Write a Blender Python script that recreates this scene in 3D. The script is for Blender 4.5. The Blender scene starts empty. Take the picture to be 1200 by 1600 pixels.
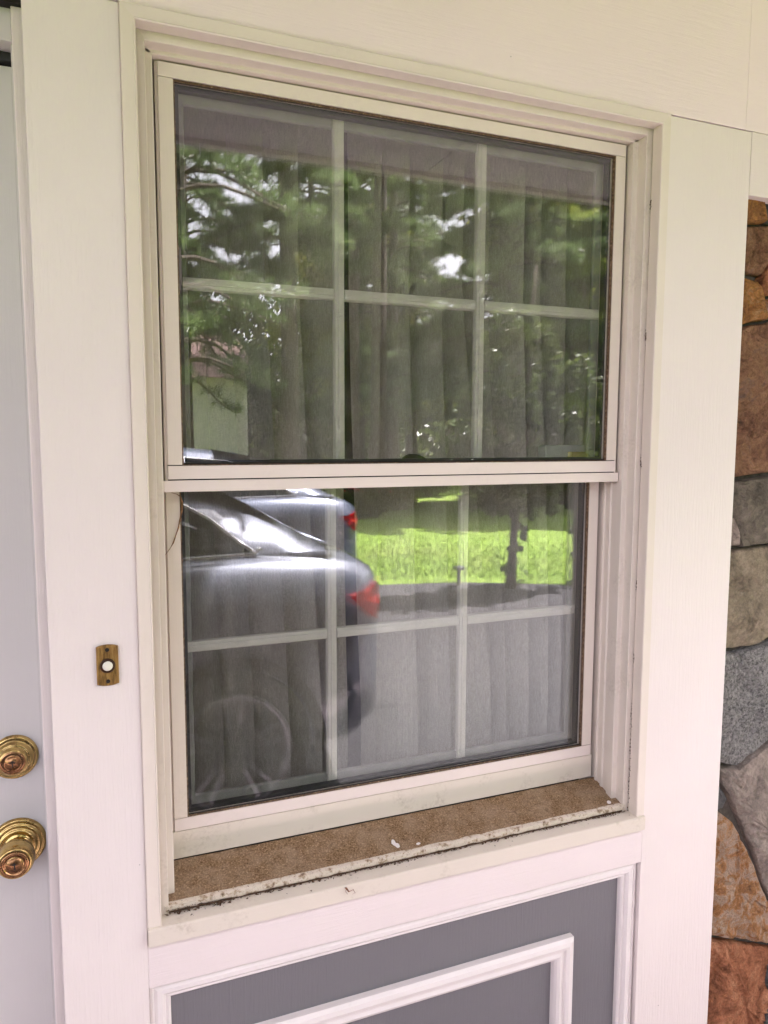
import bpy, bmesh, math, random
import numpy as np
from mathutils import Vector, Matrix, noise
S = bpy.context.scene
COL = S.collection
R = math.radians
CZ = 1.62                      # eye height above the driveway

# ------------------------------------------------------------------ camera
YAW, PITCH, ROLL, FPX = 0.377463, 0.100241, 0.00267, 1158.69
cd = bpy.data.cameras.new('camera'); cam = bpy.data.objects.new('camera', cd); COL.objects.link(cam)
fw = Vector((math.sin(YAW)*math.cos(PITCH), math.cos(YAW)*math.cos(PITCH), -math.sin(PITCH)))
rt = Vector((math.cos(YAW), -math.sin(YAW), 0)); up = rt.cross(fw)
r2 = math.cos(ROLL)*rt + math.sin(ROLL)*up; u2 = -math.sin(ROLL)*rt + math.cos(ROLL)*up
M4 = Matrix(((r2.x, u2.x, -fw.x, 0), (r2.y, u2.y, -fw.y, -1.18), (r2.z, u2.z, -fw.z, CZ), (0, 0, 0, 1)))
cam.matrix_world = M4
cd.sensor_fit = 'VERTICAL'; cd.sensor_height = 24; cd.lens = FPX/1600*24
cd.clip_start = 0.02; cd.clip_end = 2000
S.camera = cam

# ------------------------------------------------------------------ world, sun, exposure
SUN_EL, SUN_AZ = 62.0, 103.0
w = bpy.data.worlds.new('World'); S.world = w; w.use_nodes = True
wn = w.node_tree.nodes; wl = w.node_tree.links
bg = wn['Background']; sky = wn.new('ShaderNodeTexSky'); sky.sky_type = 'NISHITA'; sky.sun_disc = False
sky.sun_elevation = R(SUN_EL); sky.sun_rotation = R(SUN_AZ); sky.dust_density = 4.0; sky.air_density = 0.8; sky.ozone_density = 0.6
hsv = wn.new('ShaderNodeHueSaturation'); hsv.inputs['Saturation'].default_value = .24; wl.new(sky.outputs[0], hsv.inputs['Color']); wl.new(hsv.outputs[0], bg.inputs[0]); bg.inputs[1].default_value = 0.125
sd = bpy.data.lights.new('sun', 'SUN'); sun = bpy.data.objects.new('sun', sd); COL.objects.link(sun)
sd.energy = 5.0; sd.angle = R(0.6); sd.color = (1.0, 0.975, 0.945)
sdir = Vector((math.sin(R(SUN_AZ))*math.cos(R(SUN_EL)), math.cos(R(SUN_AZ))*math.cos(R(SUN_EL)), math.sin(R(SUN_EL))))
sun.rotation_euler = sdir.to_track_quat('Z', 'Y').to_euler(); sun.location = (0, 20, 20)
S.view_settings.view_transform = 'Standard'; S.view_settings.look = 'None'
S.view_settings.exposure = 3.2; S.view_settings.gamma = 1.0
S.view_settings.use_white_balance = True; S.view_settings.white_balance_temperature = 6500; S.view_settings.white_balance_tint = 20
S.render.engine = 'CYCLES'
S.cycles.use_denoising = True
S.cycles.max_bounces = 14; S.cycles.transparent_max_bounces = 24; S.cycles.diffuse_bounces = 5; S.cycles.glossy_bounces = 6
S.cycles.sample_clamp_indirect = 6; S.cycles.caustics_reflective = False; S.cycles.caustics_refractive = False

# ------------------------------------------------------------------ helpers
rng = random.Random(11)
def tag(o, label=None, cat=None, group=None, kind=None):
    if label: o['label'] = label
    if cat: o['category'] = cat
    if group: o['group'] = group
    if kind: o['kind'] = kind
    return o
def empty(name, loc, label, cat, group=None):
    o = bpy.data.objects.new(name, None); COL.objects.link(o); o.location = loc; o.empty_display_size = .1
    return tag(o, label, cat, group)
def link(name, me, mat, parent=None, smooth=False):
    if mat is not None and not me.materials: me.materials.append(mat)
    if smooth:
        me.polygons.foreach_set('use_smooth', [True]*len(me.polygons))
    o = bpy.data.objects.new(name, me); COL.objects.link(o)
    if parent is not None:
        o.parent = parent
        ml = Vector((0, 0, 0)); q = parent
        while q is not None: ml += Vector(q.location); q = q.parent
        o.location = -ml           # parts are modelled in world coordinates
    return o
def mesh_pf(name, verts, faces):
    me = bpy.data.meshes.new(name); me.from_pydata([tuple(v) for v in verts], [], faces); me.update()
    return me
def bm_obj(name, bm, mat, parent=None, smooth=False):
    bmesh.ops.recalc_face_normals(bm, faces=bm.faces)
    me = bpy.data.meshes.new(name); bm.to_mesh(me); bm.free()
    return link(name, me, mat, parent, smooth)
def box_bm(x0, x1, y0, y1, z0, z1, bev=.0012, bm=None):
    nb = bmesh.new()
    vs = [nb.verts.new((x, y, z)) for x in (x0, x1) for y in (y0, y1) for z in (z0, z1)]
    for f in ((0,1,3,2),(4,6,7,5),(0,4,5,1),(2,3,7,6),(0,2,6,4),(1,5,7,3)): nb.faces.new([vs[i] for i in f])
    if bev: bmesh.ops.bevel(nb, geom=nb.edges[:], offset=bev, segments=2, profile=.6, affect='EDGES')
    if bm is None: return nb
    me = bpy.data.meshes.new('t'); nb.to_mesh(me); nb.free(); bm.from_mesh(me); bpy.data.meshes.remove(me)
    return bm
def box(name, x0, x1, y0, y1, z0, z1, mat, parent=None, bev=.0012):
    return bm_obj(name, box_bm(x0, x1, y0, y1, z0+CZ, z1+CZ, bev), mat, parent)
def frame_piece(bm, side, rect, prof, m0, m1):
    """sweep a closed profile (u inward from the outer edge, y) along one side of rect; m0/m1 mitre factors"""
    xl, xr, zb, zt = rect; A = []; B = []
    for u, y in prof:
        if side == 'L': A.append((xl+u, y, zb+u*m0)); B.append((xl+u, y, zt-u*m1))
        if side == 'R': A.append((xr-u, y, zb+u*m0)); B.append((xr-u, y, zt-u*m1))
        if side == 'T': A.append((xl+u*m0, y, zt-u)); B.append((xr-u*m1, y, zt-u))
        if side == 'B': A.append((xl+u*m0, y, zb+u)); B.append((xr-u*m1, y, zb+u))
    a = [bm.verts.new((p[0], p[1], p[2]+CZ)) for p in A]; b = [bm.verts.new((p[0], p[1], p[2]+CZ)) for p in B]
    n = len(a)
    for i in range(n): bm.faces.new((a[i], a[(i+1) % n], b[(i+1) % n], b[i]))
    bm.faces.new(a); bm.faces.new(list(reversed(b)))
def frame(name, side, rect, prof, m0, m1, mat, parent, bev=0):
    bm = bmesh.new(); frame_piece(bm, side, rect, prof, m0, m1)
    bmesh.ops.recalc_face_normals(bm, faces=bm.faces)
    if bev: bmesh.ops.bevel(bm, geom=bm.edges[:], offset=bev, segments=2, profile=.6, affect='EDGES', clamp_overlap=True)
    return bm_obj(name, bm, mat, parent)
def tube_bm(pts, rad, n=6, bm=None):
    bm = bm or bmesh.new(); pts = [Vector(p) for p in pts]; prev = None
    for i, p in enumerate(pts):
        d = (pts[min(i+1, len(pts)-1)]-pts[max(i-1, 0)]).normalized()
        a = d.cross(Vector((0, 0, 1)) if abs(d.z) < .9 else Vector((1, 0, 0))).normalized(); b = d.cross(a)
        r = rad[i] if isinstance(rad, (list, tuple)) else rad
        ring = [bm.verts.new(p+(a*math.cos(2*math.pi*k/n)+b*math.sin(2*math.pi*k/n))*r) for k in range(n)]
        if prev:
            for k in range(n): bm.faces.new((prev[k], prev[(k+1) % n], ring[(k+1) % n], ring[k]))
        else: bm.faces.new(ring)
        prev = ring
    bm.faces.new(list(reversed(prev)))
    return bm
def lathe_bm(c, prof, n=48, axis='y'):
    """profile (radius, distance along -y from c.y)"""
    bm = bmesh.new(); rings = []
    for r, t in prof:
        if r < 1e-5: rings.append([bm.verts.new((c[0], c[1]-t, c[2]))])
        else: rings.append([bm.verts.new((c[0]+r*math.cos(2*math.pi*k/n), c[1]-t, c[2]+r*math.sin(2*math.pi*k/n))) for k in range(n)])
    for a, b in zip(rings, rings[1:]):
        for k in range(n):
            k2 = (k+1) % n
            if len(a) == 1 and len(b) == 1: continue
            if len(a) == 1: bm.faces.new((a[0], b[k2], b[k]))
            elif len(b) == 1: bm.faces.new((a[k], a[k2], b[0]))
            else: bm.faces.new((a[k], a[k2], b[k2], b[k]))
    return bm

# ------------------------------------------------------------------ materials
def mat(name):
    m = bpy.data.materials.new(name); m.use_nodes = True
    nt = m.node_tree; b = nt.nodes['Principled BSDF']
    return m, nt, b
class G:
    def __init__(s, nt): s.nt = nt; s.N = nt.nodes; s.L = nt.links
    def n(s, t, **k):
        o = s.N.new(t)
        for a, v in k.items():
            if a == 'ins':
                for i, x in v.items():
                    if hasattr(x, 'is_output') or isinstance(x, bpy.types.NodeSocket): s.L.new(x, o.inputs[i])
                    else: o.inputs[i].default_value = x
            else: setattr(o, a, v)
        return o
    def co(s, scale=(1,1,1)):
        g = s.n('ShaderNodeNewGeometry'); m = s.n('ShaderNodeMapping'); s.L.new(g.outputs['Position'], m.inputs[0]); m.inputs['Scale'].default_value = scale
        return m.outputs[0]
    def noise(s, co, sc, det=4, rough=.6, dist=0):
        o = s.n('ShaderNodeTexNoise', ins={'Vector': co, 'Scale': sc, 'Detail': det, 'Roughness': rough, 'Distortion': dist}); return o.outputs[0]
    def ramp(s, f, stops):
        o = s.n('ShaderNodeValToRGB', ins={0: f}); e = o.color_ramp.elements
        while len(e) < len(stops): e.new(.5)
        for q, (p, c) in zip(e, stops): q.position = p; q.color = (*c, 1) if len(c) == 3 else c
        return o.outputs[0]
    def mix(s, f, a, b, mode='MIX'):
        o = s.n('ShaderNodeMix', data_type='RGBA', blend_type=mode)
        for i, x in ((0, f), (6, a), (7, b)):
            if isinstance(x, bpy.types.NodeSocket): s.L.new(x, o.inputs[i])
            else: o.inputs[i].default_value = (*x, 1) if isinstance(x, tuple) and len(x) == 3 else x
        return o.outputs[2]
    def math(s, op, a, b=0.0, clamp=False):
        o = s.n('ShaderNodeMath', operation=op, use_clamp=clamp, ins={0: a, 1: b}); return o.outputs[0]
    def bump(s, h, st, dist, nrm=None):
        o = s.n('ShaderNodeBump', ins={'Strength': st, 'Distance': dist, 'Height': h})
        if nrm is not None: s.L.new(nrm, o.inputs['Normal'])
        return o.outputs[0]
BW = (0,0,0); WH = (1,1,1)
def paint(name, col, grain=1.0, dirt=.35, rough=.42, dcol=(.25,.19,.13), vertical=True, specks=.5):
    m, nt, b = mat(name); g = G(nt)
    co = g.co(); cog = g.co((60, 60, 3) if vertical else (3, 60, 60))
    big = g.noise(co, 3.0, 5, .6); mid = g.noise(co, 14, 6, .65); fine = g.noise(co, 160, 3, .6); gr = g.noise(cog, 4, 5, .7)
    tint = g.mix(g.ramp(big, [(.3, BW), (.7, WH)]), tuple(c*.965 for c in col), tuple(min(1, c*1.02) for c in col))
    grime = g.math('MULTIPLY', g.ramp(mid, [(.52, BW), (.78, WH)]), g.ramp(fine, [(.4, BW), (.65, WH)]))
    c1 = g.mix(g.math('MULTIPLY', grime, dirt), tint, dcol)
    vo = g.n('ShaderNodeTexVoronoi', ins={'Vector': co, 'Scale': 17.0, 'Randomness': 1.0})
    rs = g.n('ShaderNodeSeparateColor', ins={0: vo.outputs['Color']})
    dot = g.math('LESS_THAN', vo.outputs['Distance'], g.math('MULTIPLY', g.math('POWER', rs.outputs[0], 4.0), .030))
    dot = g.math('MULTIPLY', dot, g.ramp(big, [(.36, BW), (.5, WH)]))
    c2 = g.mix(g.math('MULTIPLY', dot, specks), c1, (.06, .045, .03))
    nt.links.new(c2, b.inputs['Base Color'])
    b.inputs['Roughness'].default_value = rough; b.inputs['Specular IOR Level'].default_value = .4
    n1 = g.bump(gr, .45*grain, .0025); n2 = g.bump(mid, .25*grain, .003, n1); n3 = g.bump(fine, .12, .0006, n2)
    nt.links.new(n3, b.inputs['Normal'])
    return m
M_board = paint('painted_board', (.80, .725, .695), 1.0, .03, .38)
M_boardh = paint('painted_board_horizontal', (.80, .715, .70), .8, .03, .38, vertical=False)  # slight pink in the colour stands in for pinkish bounce light
M_header = paint('header_board_light_tint', (.88, .755, .785), .8, .03, .38, vertical=False)  # brighter, pinker light painted into the header colour against greenish bounce
M_cream = paint('cream_trim', (.76, .68, .60), .25, .12, .36)
M_creamh = paint('cream_trim_horizontal_light_tint', (.78, .69, .64), .25, .12, .36, vertical=False)  # pinker light painted into the trim to offset green bounce from the lawn
M_jamb = paint('cream_jamb', (.72, .65, .575), .25, .35, .4)
M_stain = paint('dusty_cream', (.72, .65, .56), .3, .75, .5, vertical=False, dcol=(.36,.30,.22))
M_mould = paint('white_moulding', (.80, .745, .725), .5, .12, .35)
M_mouldh = paint('white_moulding_horizontal', (.80, .745, .725), .5, .12, .35, vertical=False)
M_gray = paint('gray_panel_paint', (.170, .165, .177), 1.1, .06, .36, (.30,.28,.27))
M_door = paint('door_paint', (.65, .625, .61), .3, .03, .33, specks=.9)
M_muntin = paint('muntin_paint', (.76, .73, .67), .8, .5, .5, dcol=(.35,.36,.3))

def simple(name, col, rough=.5, metal=0, spec=.5, bumpsc=None, bst=.2, bd=.001, var=.15):
    m, nt, b = mat(name); g = G(nt)
    co = g.co(); n = g.noise(co, bumpsc or 20, 4)
    c = g.mix(g.ramp(n, [(.3, BW), (.7, WH)]), tuple(x*(1-var) for x in col), tuple(min(1, x*(1+var)) for x in col))
    nt.links.new(c, b.inputs['Base Color']); b.inputs['Roughness'].default_value = rough; b.inputs['Metallic'].default_value = metal
    b.inputs['Specular IOR Level'].default_value = spec
    nt.links.new(g.bump(n, bst, bd), b.inputs['Normal'])
    return m
M_dark = simple('dark_gap', (.018, .014, .011), .95, var=.4)
M_gasket = None
M_debris = simple('dark_soil', (.085, .048, .028), .95, bumpsc=200, var=.6)
def mk_gasket():
    m, nt, b = mat('gasket_grime'); g = G(nt); co = g.co()
    n = g.noise(co, 260, 4, .7)
    nt.links.new(g.ramp(n, [(.35, (.05,.028,.016)), (.52, (.13,.075,.04)), (.70, (.36,.25,.16))]), b.inputs['Base Color'])
    b.inputs['Roughness'].default_value = .9; nt.links.new(g.bump(n, .8, .001), b.inputs['Normal'])
    return m
M_gasket = mk_gasket()
M_black = simple('black_spacer', (.012, .012, .012), .6)
M_seal = simple('gray_spacer', (.30, .30, .28), .5)
def mk_dirt():
    m, nt, b = mat('sill_dirt'); g = G(nt); co = g.co()
    n1 = g.noise(co, 330, 5, .75); n2 = g.noise(co, 26, 5, .6); n3 = g.noise(co, 90, 3, .6)
    c = g.ramp(n1, [(.32, (.06,.034,.016)), (.46, (.20,.125,.068)), (.58, (.33,.215,.125)), (.70, (.62,.46,.31))])
    c = g.mix(g.math('MULTIPLY', g.ramp(n2, [(.42, BW), (.62, WH)]), .45), c, (.40,.295,.205))
    c = g.mix(g.math('MULTIPLY', g.ramp(n3, [(.60, BW), (.72, WH)]), .5), c, (.10,.06,.035))
    nt.links.new(c, b.inputs['Base Color']); b.inputs['Roughness'].default_value = .95
    b.inputs['Specular IOR Level'].default_value = .1
    nt.links.new(g.bump(n1, .9, .0018, g.bump(n3, .6, .003)), b.inputs['Normal'])
    return m
M_dirt = mk_dirt()
def mk_lip():
    m, nt, b = mat('peeling_lip'); g = G(nt); co = g.co()
    n1 = g.noise(co, 75, 5, .7); n2 = g.noise(co, 300, 3, .7)
    c = g.ramp(n1, [(.32, (.12,.075,.045)), (.40, (.42,.31,.21)), (.50, (.68,.60,.50)), (.7, (.62,.53,.43))])
    c = g.mix(g.math('MULTIPLY', g.ramp(n2, [(.60, BW), (.70, WH)]), .6), c, (.10,.06,.04))
    nt.links.new(c, b.inputs['Base Color']); b.inputs['Roughness'].default_value = .7
    nt.links.new(g.bump(n1, .6, .002), b.inputs['Normal']); return m
M_lip = mk_lip()
GLASS_R0 = .064
def mk_glass():
    m, nt, b = mat('window_glass'); nt.nodes.remove(b); g = G(nt)
    out = [n for n in nt.nodes if n.type == 'OUTPUT_MATERIAL'][0]
    co = g.co((1, 1, 1)); n = g.noise(co, 2.2, 1, .4)
    nb = g.bump(n, .02, .012)
    ge = g.n('ShaderNodeNewGeometry')
    dt = g.n('ShaderNodeVectorMath', operation='DOT_PRODUCT', ins={0: ge.outputs['Incoming'], 1: ge.outputs['Normal']})
    ic = g.math('SUBTRACT', 1.0, g.math('ABSOLUTE', dt.outputs['Value']), True)
    class fr: outputs = [g.math('ADD', GLASS_R0, g.math('MULTIPLY', g.math('POWER', ic, 5.0), 1-GLASS_R0))]
    tr = g.n('ShaderNodeBsdfTransparent', ins={'Color': (.962, .966, .958, 1)})
    gl = g.n('ShaderNodeBsdfGlossy', ins={'Color': (1, 1, 1, 1), 'Roughness': 0.0, 'Normal': nb})
    mx = g.n('ShaderNodeMixShader', ins={0: fr.outputs[0], 1: tr.outputs[0], 2: gl.outputs[0]})
    # thin dust film
    df = g.n('ShaderNodeBsdfDiffuse', ins={'Color': (.6, .58, .53, 1)})
    d = g.noise(g.co(), 22, 6, .7); dm = g.math('MULTIPLY', g.ramp(d, [(.45, BW), (.8, WH)]), .03)
    m2 = g.n('ShaderNodeMixShader', ins={0: dm, 1: mx.outputs[0], 2: df.outputs[0]})
    nt.links.new(m2.outputs[0], out.inputs[0]); return m
M_glass = mk_glass()
def mk_curtain():
    m, nt, b = mat('linen'); g = G(nt)
    wx = g.noise(g.co((1.0, 1, .16)), 380, 3, .7); wz = g.noise(g.co((.14, 1, 1.0)), 380, 3, .7)
    k = g.math('MULTIPLY', wx, wz); k = g.ramp(k, [(.12, BW), (.40, WH)])
    c = g.mix(k, (.50, .475, .435), (.67, .635, .58))
    nt.links.new(c, b.inputs['Base Color']); b.inputs['Roughness'].default_value = .95; b.inputs['Specular IOR Level'].default_value = .05
    nt.links.new(g.bump(k, .35, .001), b.inputs['Normal'])
    out = [n for n in nt.nodes if n.type == 'OUTPUT_MATERIAL'][0]
    tr = g.n('ShaderNodeBsdfTransparent')
    mx = g.n('ShaderNodeMixShader', ins={0: g.math('ADD', .84, g.math('MULTIPLY', k, .16)), 1: tr.outputs[0], 2: b.outputs[0]})
    nt.links.new(mx.outputs[0], out.inputs[0]); return m
M_curtain = mk_curtain()
def brass(name, col, tar):
    m, nt, b = mat(name); g = G(nt); co = g.co(); n = g.noise(co, 55, 5, .65); n2 = g.noise(co, 9, 3)
    c = g.mix(g.ramp(n, [(.45, BW), (.72, WH)]), col, tar)
    nt.links.new(c, b.inputs['Base Color']); b.inputs['Metallic'].default_value = 1
    nt.links.new(g.ramp(n, [(.3, (.10,.10,.10)), (.8, (.42,.42,.42))]), b.inputs['Roughness']); return m
M_brass = brass('worn_brass', (.62, .44, .17), (.20, .12, .05))
M_brassface = brass('tarnished_brass', (.36, .19, .09), (.10, .05, .025))
def mk_bell():
    m, nt, b = mat('bell_plate'); g = G(nt); n = g.noise(g.co((3, 1, .5)), 90, 4, .6)
    nt.links.new(g.ramp(n, [(.3, (.09,.045,.012)), (.5, (.30,.17,.045)), (.7, (.42,.26,.08))]), b.inputs['Base Color'])
    b.inputs['Metallic'].default_value = .55; b.inputs['Roughness'].default_value = .5; return m
M_bell = mk_bell()
M_button = simple('pearl_button', (.78, .76, .66), .3, var=.05)
def stone_mat(name, cols, sc, speck=0, rough=.9):
    m, nt, b = mat(name); g = G(nt); co = g.co()
    n = g.noise(co, sc, 7, .68, .8); f = g.noise(co, sc*(9 if not speck else 5), 8, .85); h = g.noise(co, sc*2.6, 6, .7, 1.5)
    st = [(.30 + .40*i/(len(cols)-1), c) for i, c in enumerate(cols)]
    c = g.ramp(n, st)
    c = g.mix(.55, c, g.ramp(f, [(.38, (.45,.45,.45)), (.56, (1.25,1.2,1.15))]), 'MULTIPLY') if not speck else g.mix(.9, c, g.ramp(f, [(.40, (.12,.12,.13)), (.50, (.60,.60,.60)), (.60, (1.0,1.0,1.0))]), 'MULTIPLY')
    nt.links.new(c, b.inputs['Base Color']); b.inputs['Roughness'].default_value = rough; b.inputs['Specular IOR Level'].default_value = .2
    vv = g.n('ShaderNodeTexVoronoi', feature='F1', ins={'Vector': g.n('ShaderNodeVectorMath', operation='ADD', ins={0: co, 1: g.n('ShaderNodeVectorMath', operation='SCALE', ins={0: g.n('ShaderNodeTexNoise', ins={'Vector': co, 'Scale': 14.0}).outputs[1], 'Scale': .09}).outputs[0]}).outputs[0], 'Scale': 22.0})
    nt.links.new(g.bump(h, 1.0, .022, g.bump(f, .7, .003, g.bump(vv.outputs[0], .8, .02))), b.inputs['Normal']); return m
ST = dict(
 orange=stone_mat('stone_orange', [(.10,.05,.03), (.40,.19,.08), (.58,.27,.09), (.66,.42,.22)], 26),
 brown=stone_mat('stone_brown', [(.08,.045,.03), (.28,.14,.085), (.42,.23,.13), (.28,.18,.14)], 20),
 graybrown=stone_mat('stone_graybrown', [(.13,.11,.09), (.26,.225,.18), (.36,.31,.25)], 18),
 tan=stone_mat('stone_tan', [(.20,.165,.12), (.42,.35,.25), (.50,.41,.30)], 14),
 granite=stone_mat('stone_granite', [(.50,.485,.46), (.66,.64,.61)], 30, 1),
 slab=stone_mat('stone_slab', [(.27,.23,.20), (.38,.32,.28), (.46,.38,.33)], 10),
 rust=stone_mat('stone_rust', [(.16,.06,.03), (.50,.20,.10), (.66,.34,.19)], 18),
 mixo=stone_mat('stone_mixed_orange', [(.30,.16,.09), (.58,.28,.11), (.66,.50,.38), (.56,.27,.13)], 34),
 pale=stone_mat('stone_pale', [(.50,.40,.34), (.62,.52,.46)], 20),
 dark=stone_mat('stone_dark', [(.10,.10,.10), (.24,.24,.24)], 30))
M_mortar = simple('mortar', (.10, .085, .07), .95, bumpsc=60, bst=.8, bd=.004, var=.4)
def mk_asphalt():
    m, nt, b = mat('asphalt'); g = G(nt); co = g.co(); f = g.noise(co, 90, 5, .8); n = g.noise(co, .9, 5, .6); v = g.n('ShaderNodeTexVoronoi', ins={'Vector': co, 'Scale': 70.0})
    c = g.ramp(f, [(.38, (.007,.007,.0075)), (.5, (.036,.035,.037)), (.62, (.17,.166,.175))])
    c = g.mix(g.ramp(n, [(.35, BW), (.7, WH)]), c, g.mix(.2, c, (.05,.048,.05)))
    nt.links.new(c, b.inputs['Base Color']); b.inputs['Roughness'].default_value = .95; b.inputs['Specular IOR Level'].default_value = .12
    nt.links.new(g.bump(v.outputs[0], .35, .002), b.inputs['Normal']); return m
M_asphalt = mk_asphalt()
M_floor = simple('pink_bounce_floor', (.46, .38, .395), .8, bumpsc=30)  # colour chosen for the pink bounce off the added floor slab
M_litter = simple('forest_floor', (.075, .055, .04), .95, bumpsc=3, bst=.5, bd=.05, var=.35)
def mk_lawn():
    m, nt, b = mat('lawn_grass'); g = G(nt); co = g.co(); f = g.noise(g.co((1,1,.2)), 24, 5, .75); n = g.noise(co, .8, 4, .6)
    c = g.ramp(f, [(.3, (.065,.13,.006)), (.5, (.155,.27,.014)), (.7, (.29,.42,.03))])
    c = g.mix(g.math('MULTIPLY', g.ramp(n, [(.45, BW), (.7, WH)]), .5), c, (.20,.24,.045))
    nt.links.new(c, b.inputs['Base Color']); b.inputs['Roughness'].default_value = .8
    nt.links.new(g.bump(f, .6, .03), b.inputs['Normal']); return m
M_lawn = mk_lawn()
def leaf(name, c0, c1, trans=.35):
    m, nt, b = mat(name); g = G(nt)
    oi = g.noise(g.co(), .9, 3, .6); f = g.noise(g.co(), 12, 2, .6)
    c = g.mix(g.ramp(g.math('ADD', g.math('MULTIPLY', oi, .5), g.math('MULTIPLY', f, .5)), [(.38, BW), (.62, WH)]), c0, c1)
    nt.nodes.remove(b); out = [n for n in nt.nodes if n.type == 'OUTPUT_MATERIAL'][0]
    d = g.n('ShaderNodeBsdfDiffuse', ins={'Color': c}); t = g.n('ShaderNodeBsdfTranslucent', ins={'Color': c})
    x = g.n('ShaderNodeMixShader', ins={0: trans, 1: d.outputs[0], 2: t.outputs[0]})
    gl = g.n('ShaderNodeBsdfGlossy', ins={'Roughness': .35}); x2 = g.n('ShaderNodeMixShader', ins={0: .04, 1: x.outputs[0], 2: gl.outputs[0]})
    nt.links.new(x2.outputs[0], out.inputs[0]); return m
M_pine = leaf('pine_needles', (.095, .15, .06), (.19, .26, .095), .4)
M_pine2 = leaf('pine_needles_sun_painted', (.18, .26, .06), (.40, .46, .10), .5)  # sunlight painted into the needles, a brighter copy of the pine colour
M_leafy = leaf('yellow_green_leaves', (.15, .20, .03), (.38, .38, .06), .45)
M_leafd = leaf('dark_leaves', (.03, .06, .015), (.07, .11, .025), .35)
M_leafm = leaf('maple_leaves', (.035, .065, .015), (.12, .16, .03), .35)
M_shrub = leaf('shrub_leaves', (.05, .09, .02), (.16, .18, .05), .3)
M_flower = simple('red_flowers', (.55, .05, .06), .6)
M_wood = leaf('far_wood_leaves', (.045, .08, .02), (.13, .17, .035), .3)
M_bark = simple('bark', (.085, .065, .05), .95, bumpsc=14, bst=.9, bd=.03, var=.5)
M_carpaint = None
def mk_paint(name, col):
    m, nt, b = mat(name); b.inputs['Base Color'].default_value = (*col, 1); b.inputs['Metallic'].default_value = .35
    b.inputs['Roughness'].default_value = .35; b.inputs['Coat Weight'].default_value = 1; b.inputs['Coat Roughness'].default_value = .02
    return m
M_car1 = mk_paint('silver_blue_paint', (.13, .145, .185)); M_car2 = mk_paint('slate_blue_paint', (.10, .12, .17))
def flat(name, col, rough, metal=0):
    m, nt, b = mat(name); b.inputs['Base Color'].default_value = (*col, 1); b.inputs['Roughness'].default_value = rough; b.inputs['Metallic'].default_value = metal; return m
M_carglass = flat('car_glass', (.012, .014, .016), .03); M_chrome = flat('chrome', (.85, .86, .88), .06, 1)
M_tyre = flat('tyre_rubber', (.02, .02, .02), .8); M_alloy = flat('alloy', (.17, .175, .19), .38, 1)
M_lamp = flat('red_lens', (.85, .03, .035), .25); M_plastic = flat('black_plastic', (.025, .025, .027), .5); M_plate = flat('plate_white', (.6, .62, .6), .4)
M_siding = simple('white_siding', (.88, .87, .90), .6, var=.04); M_roof = simple('brick_red_roof', (.30, .20, .18), .9, bumpsc=8, var=.25)
M_pane = flat('far_pane', (.10, .17, .28), .08)
M_soffit = paint('soffit_paint', (.66, .59, .61), .4, .1, .6)
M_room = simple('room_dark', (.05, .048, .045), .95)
M_twig = simple('dry_twig', (.22, .11, .045), .85, bumpsc=200, var=.5)
M_husk = simple('dry_husk', (.20, .07, .035), .6, bumpsc=300, var=.6)

XC = .557                                    # centre line of the window
# ------------------------------------------------------------------ ground
def ground_sheet(name, pts, z, m, kind='structure'):
    o = link(name, mesh_pf(name, [(x, y, z) for x, y in pts], [tuple(range(len(pts)))]), m); tag(o, kind=kind); return o
ground_sheet('ground', [(-400, -400), (400, -400), (400, 400), (-400, 400)], -.06, M_litter)
edge = [(-30, -6.6), (-4, -6.6), (0, -6.45), (1.5, -6.3), (2.96, -6.12), (3.97, -5.9), (4.87, -5.40), (5.6, -4.9), (7.0, -3.9), (9, -2.8), (14, -1.6), (30, 0)]
ground_sheet('driveway', [(30, 2.5), (-30, 2.5)] + edge, 0.0, M_asphalt)
ground_sheet('added_bounce_floor', [(-7, -1.38), (8, -1.38), (8, .2), (-7, .2)], .004, M_floor)  # unseen floor slab added to bounce pink light up the wall and header
# lawn: one gently uneven sheet beyond the driveway edge, with rising ground at the back
def lawn_h(x, y):
    d = max(0, -y-12); return .035 + .10*noise.noise(Vector((x*.3, y*.3, 0)))*min(1, max(0, (-y-6.6)/3)) + .012*d
vs, fs = [], []
NX = 60; ys = [0, .06, .3, 1, 2, 3, 4.5, 6, 8, 10, 12, 14, 16, 18, 19, 19.2]
def edge_y(x):
    for (x0, y0), (x1, y1) in zip(edge, edge[1:]):
        if x0 <= x <= x1: return y0+(y1-y0)*(x-x0)/(x1-x0)
    return edge[-1][1]
for j, dy in enumerate(ys):
    for i in range(NX+1):
        x = -28 + 56*i/NX; e = edge_y(x) + (.03*noise.noise(Vector((x*4, 3, 0))) if j < 3 else 0); y = e - dy
        z = -.02 if j == 0 else lawn_h(x, y) if j < len(ys)-1 else -.2
        vs.append((x, y, z))
for j in range(len(ys)-1):
    for i in range(NX): a = j*(NX+1)+i; fs.append((a, a+1, a+NX+2, a+NX+1))
lw = link('lawn', mesh_pf('lawn', vs, fs), M_lawn, smooth=True); tag(lw, kind='structure')

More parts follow.
